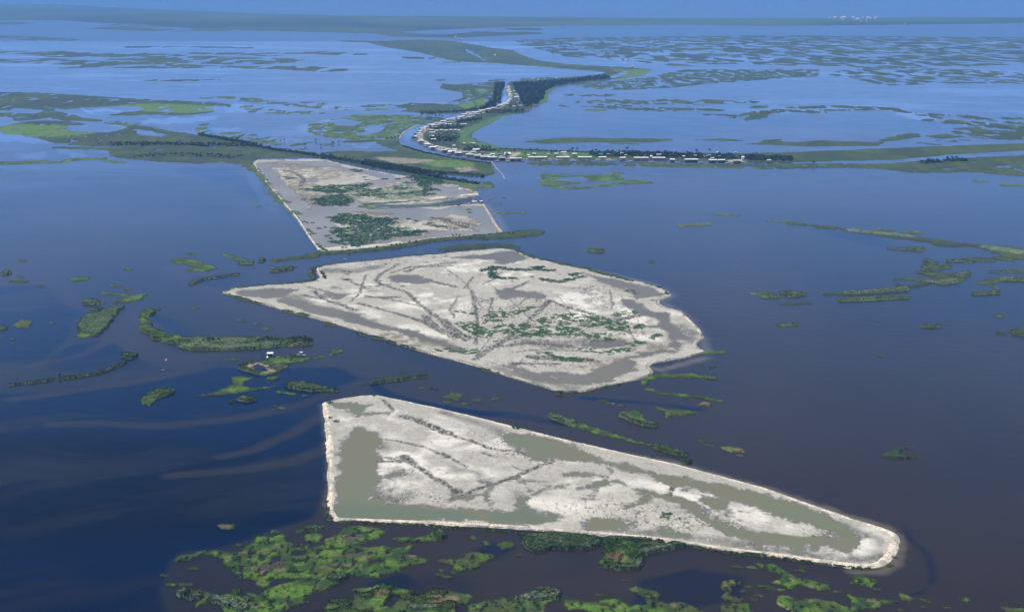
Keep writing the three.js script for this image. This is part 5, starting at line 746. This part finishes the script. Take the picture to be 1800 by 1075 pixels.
{ // crew boat moored at the camp, with a hardtop
  const [x, z] = G(530, 625), t = thing('crew_boat', 'white boat with a raised hardtop moored at the camp islet', 'boat', [x, 0, z], -0.25);
  part('hull', hull(9.5, 3.1, 1.7), white, t); part('console', boxG(1.4, 1.5, 1.4, -0.6, 0.4, 0), wallMats[2], t);
  const top = part('hardtop', boxG(3.6, 0.18, 2.4, -0.5, 4.1, 0), white, t); for (const a of [-1, 1]) for (const b of [-1, 1]) part('pole', boxG(0.1, 3.8, 0.1, -0.5 + a * 1.5, 0.4, b * 1.0), black, t);
  part('outboard', boxG(0.7, 1.5, 0.6, -5, -0.1, 0), black, t); part('deck', boxG(5.5, 0.08, 2.2, -1, 0.5, 0), timber, t);
}
{ // camp house on piles
  const [x, z] = G(475, 629), t = thing('camp_house', 'small white camp house with a dark open porch', 'house', [x, 0, z], 0.12);
  for (const a of [-1, 1]) for (const b of [-1, 1]) part('pile', boxG(0.3, 3.4, 0.3, a * 2.9, -2, b * 2.4), timber, t);
  part('platform', boxG(8, 0.35, 6.6, 0, 1.3, 0.3), white, t);
  part('wall', mergeGeometries([boxG(0.2, 4.2, 5, 2.6, 1.65, 0), boxG(0.2, 4.2, 5, -2.6, 1.65, 0), boxG(5.2, 4.2, 0.2, 0, 1.65, -2.4)]), white, t);
  part('inner_wall', boxG(5, 4.1, 0.15, 0, 1.66, 0.6), timber, t); part('roof', gable(6.2, 1.1, 5.4, 0.35, 5.8), white, t);
}
{
  const a = G(486, 628), b = G(522, 624.5), L = Math.hypot(b[0] - a[0], b[1] - a[1]), t = thing('walkway', 'pale boardwalk from the camp house to the moored boat', 'walkway', [(a[0] + b[0]) / 2, 0, (a[1] + b[1]) / 2], Math.atan2(-(b[1] - a[1]), b[0] - a[0]));
  const n = Math.round(L / 0.5); const plank = boxG(0.42, 0.1, 1.5); for (let k = 0; k < n; k++) { const m = part('plank', plank, deckWood, t); m.position.set((k / (n - 1) - 0.5) * L, 1.35, 0); }
  for (let k = 0; k < 6; k++) part('post', boxG(0.22, 2.6, 0.22, (k / 5 - 0.5) * L, -1.2, 0.55), timber, t);
}
for (const [x, y, h] of [[459, 628, 3.2], [462, 624, 4.2], [464.5, 627, 3.4], [509, 621.5, 3.6], [493, 624, 2]]) { const [a, b] = G(x, y), g = new THREE.CylinderGeometry(0.26, 0.3, h + 1.5, 10); const cap = new THREE.ConeGeometry(0.28, 0.3, 10); g.translate(0, h / 2 - 0.75, 0); cap.translate(0, h + 0.12, 0); const m = new THREE.Mesh(mergeGeometries([g, cap]), timber); m.name = numbered('mooring_pile'); m.castShadow = true; m.position.set(a, 0, b); tag(m, 'dark timber mooring pile in the water by the camp house', 'pile', 'mooring piles by the camp'); scene.add(m); }
{ // skiff and buoy off the curved spit
  const [x, z] = G(286, 651), t = thing('skiff', 'small dark skiff with white gear in the left bay', 'boat', [x, 0, z], 0.3);
  part('hull', hull(4.6, 1.7, 0.9), steel, t); part('cooler', boxG(0.9, 0.6, 0.7, -1.0, 0.4, 0), white, t); part('seat', boxG(0.5, 0.4, 1.2, 0.5, 0.4, 0), white, t); part('outboard', boxG(0.4, 1, 0.4, -2.4, 0.1, 0), black, t);
  const [u, w] = G(291.5, 634), b = thing('buoy', 'white round buoy floating in the brown plume', 'buoy', [u, 0, w]); const g = new THREE.SphereGeometry(1.0, 20, 14); g.scale(1, 1.15, 1); g.translate(0, 0.8, 0); part('float', g, white, b); const r = new THREE.TorusGeometry(0.18, 0.05, 8, 14); r.translate(0, 2.1, 0); part('ring', r, steel, b);
}
for (const [x, y, l, a] of [[606, 455.5, 'tiny boat in the channel below the far levee', 0.2], [731, 226, 'tiny boat on the bayou inside the village bend', 0.9], [752, 263, 'tiny boat on the lower bayou bend', -0.4], [1157, 505, 'tiny white boat at the northeastern dike', 0.3]]) { const [u, w] = G(x, y), t = thing('small_boat', l, 'boat', [u, 0, w], a, 'small boats under way'); part('hull', hull(5.5, 2, 1), white, t); part('console', boxG(0.8, 1.1, 0.8, -0.4, 0.4, 0), wallMats[2], t); part('outboard', boxG(0.5, 1.1, 0.5, -2.9, 0, 0), black, t); }
for (const [x, y, a, L] of [[728, 246, 1.2, 12], [735, 249, -0.6, 12], [747, 257, -0.4, 11], [789, 271, -0.2, 12], [818, 277, -0.15, 13], [874, 283, 0, 12], [893, 284, 0.1, 11], [920, 283, 0, 10], [956, 283, 0, 11], [1008, 283, 0, 12], [1075, 283, 0, 10], [1110, 284, 0.1, 10], [1147, 285, 0, 11], [1190, 286, 0, 9], [1232, 286, 0, 10], [1280, 287, 0, 9]]) { const [u, w] = G(x, y), t = thing('moored_boat', 'white workboat moored at the village waterfront', 'boat', [u, 0, w], a, 'boats moored along the village'); part('hull', hull(L, 3.6, 2), white, t); part('cabin', boxG(L * 0.25, 2, 2.2, L * 0.1, 0.6, 0), wallMats[0], t); part('mast', boxG(0.15, 5, 0.15, -L * 0.15, 0.6, 0), steel, t); }
{ // dredge barge at the inlet
  const [x, z] = G(839, 355), t = thing('dredge_barge', 'flat dredge barge with two dark spuds at the inlet mouth', 'barge', [x, 0, z], 0.06);
  part('hull', boxG(21, 2.2, 8, 0, -0.5, 0), steel, t); part('deck', boxG(11.5, 0.12, 7.8, -4.6, 1.72, 0), white, t); part('deck', boxG(5.5, 0.12, 7.8, 7.2, 1.72, 0), white, t);
  for (const a of [-3, 4]) part('spud', boxG(0.8, 11, 0.8, a, -2, -2.5), black, t);
  const cab = part('crane_cab', boxG(3, 2.6, 2.6, 1, 1.75, 0), rust, t); part('window', boxG(1.2, 1, 0.1, 1, 2.9, 1.33), glass, cab);
  const boom = boxG(0.5, 9, 0.5); boom.rotateZ(-0.9); boom.translate(1.5, 3.6, 0); part('boom', boom, rust, t); part('deckhouse', boxG(2.4, 2.2, 3, 2.8, 1.75, -1.5), wallMats[0], t);
}
for (const [x, y, l, a] of [[806, 361.5, 'dark tracked excavator on the inlet bank, farther from the barge', 0.3], [824, 360, 'tracked excavator with white counterweight beside the barge', 2.6]]) {
  const [u, w] = G(x, y), t = thing('excavator', l, 'excavator', [u, 0.7, w], a);
  for (const s of [-1, 1]) part('track', boxG(5.2, 1.1, 0.9, 0, 0, s * 1.4), black, t);
  const body = part('body', boxG(3.4, 1.9, 2.8, -0.4, 1.1, 0), x > 815 ? white : steel, t); part('cab', boxG(1.4, 1.6, 1.2, 0.7, 3.0, 0.7), black, t);
  const b1 = boxG(5, 0.6, 0.5); b1.rotateZ(0.7); b1.translate(2.9, 3.2, 0); part('boom', b1, rust, t); const b2 = boxG(0.5, 3.8, 0.45); b2.rotateZ(0.25); b2.translate(4.4, 2.0, 0); part('arm', b2, rust, t); part('bucket', boxG(1.1, 0.9, 1.2, 4.9, 1.1, 0), steel, t);
}
console.log('triangles', tris, 'copies', copies, 'trees', treeCount, 'houses', houseCount);
renderer.render(scene, camera);
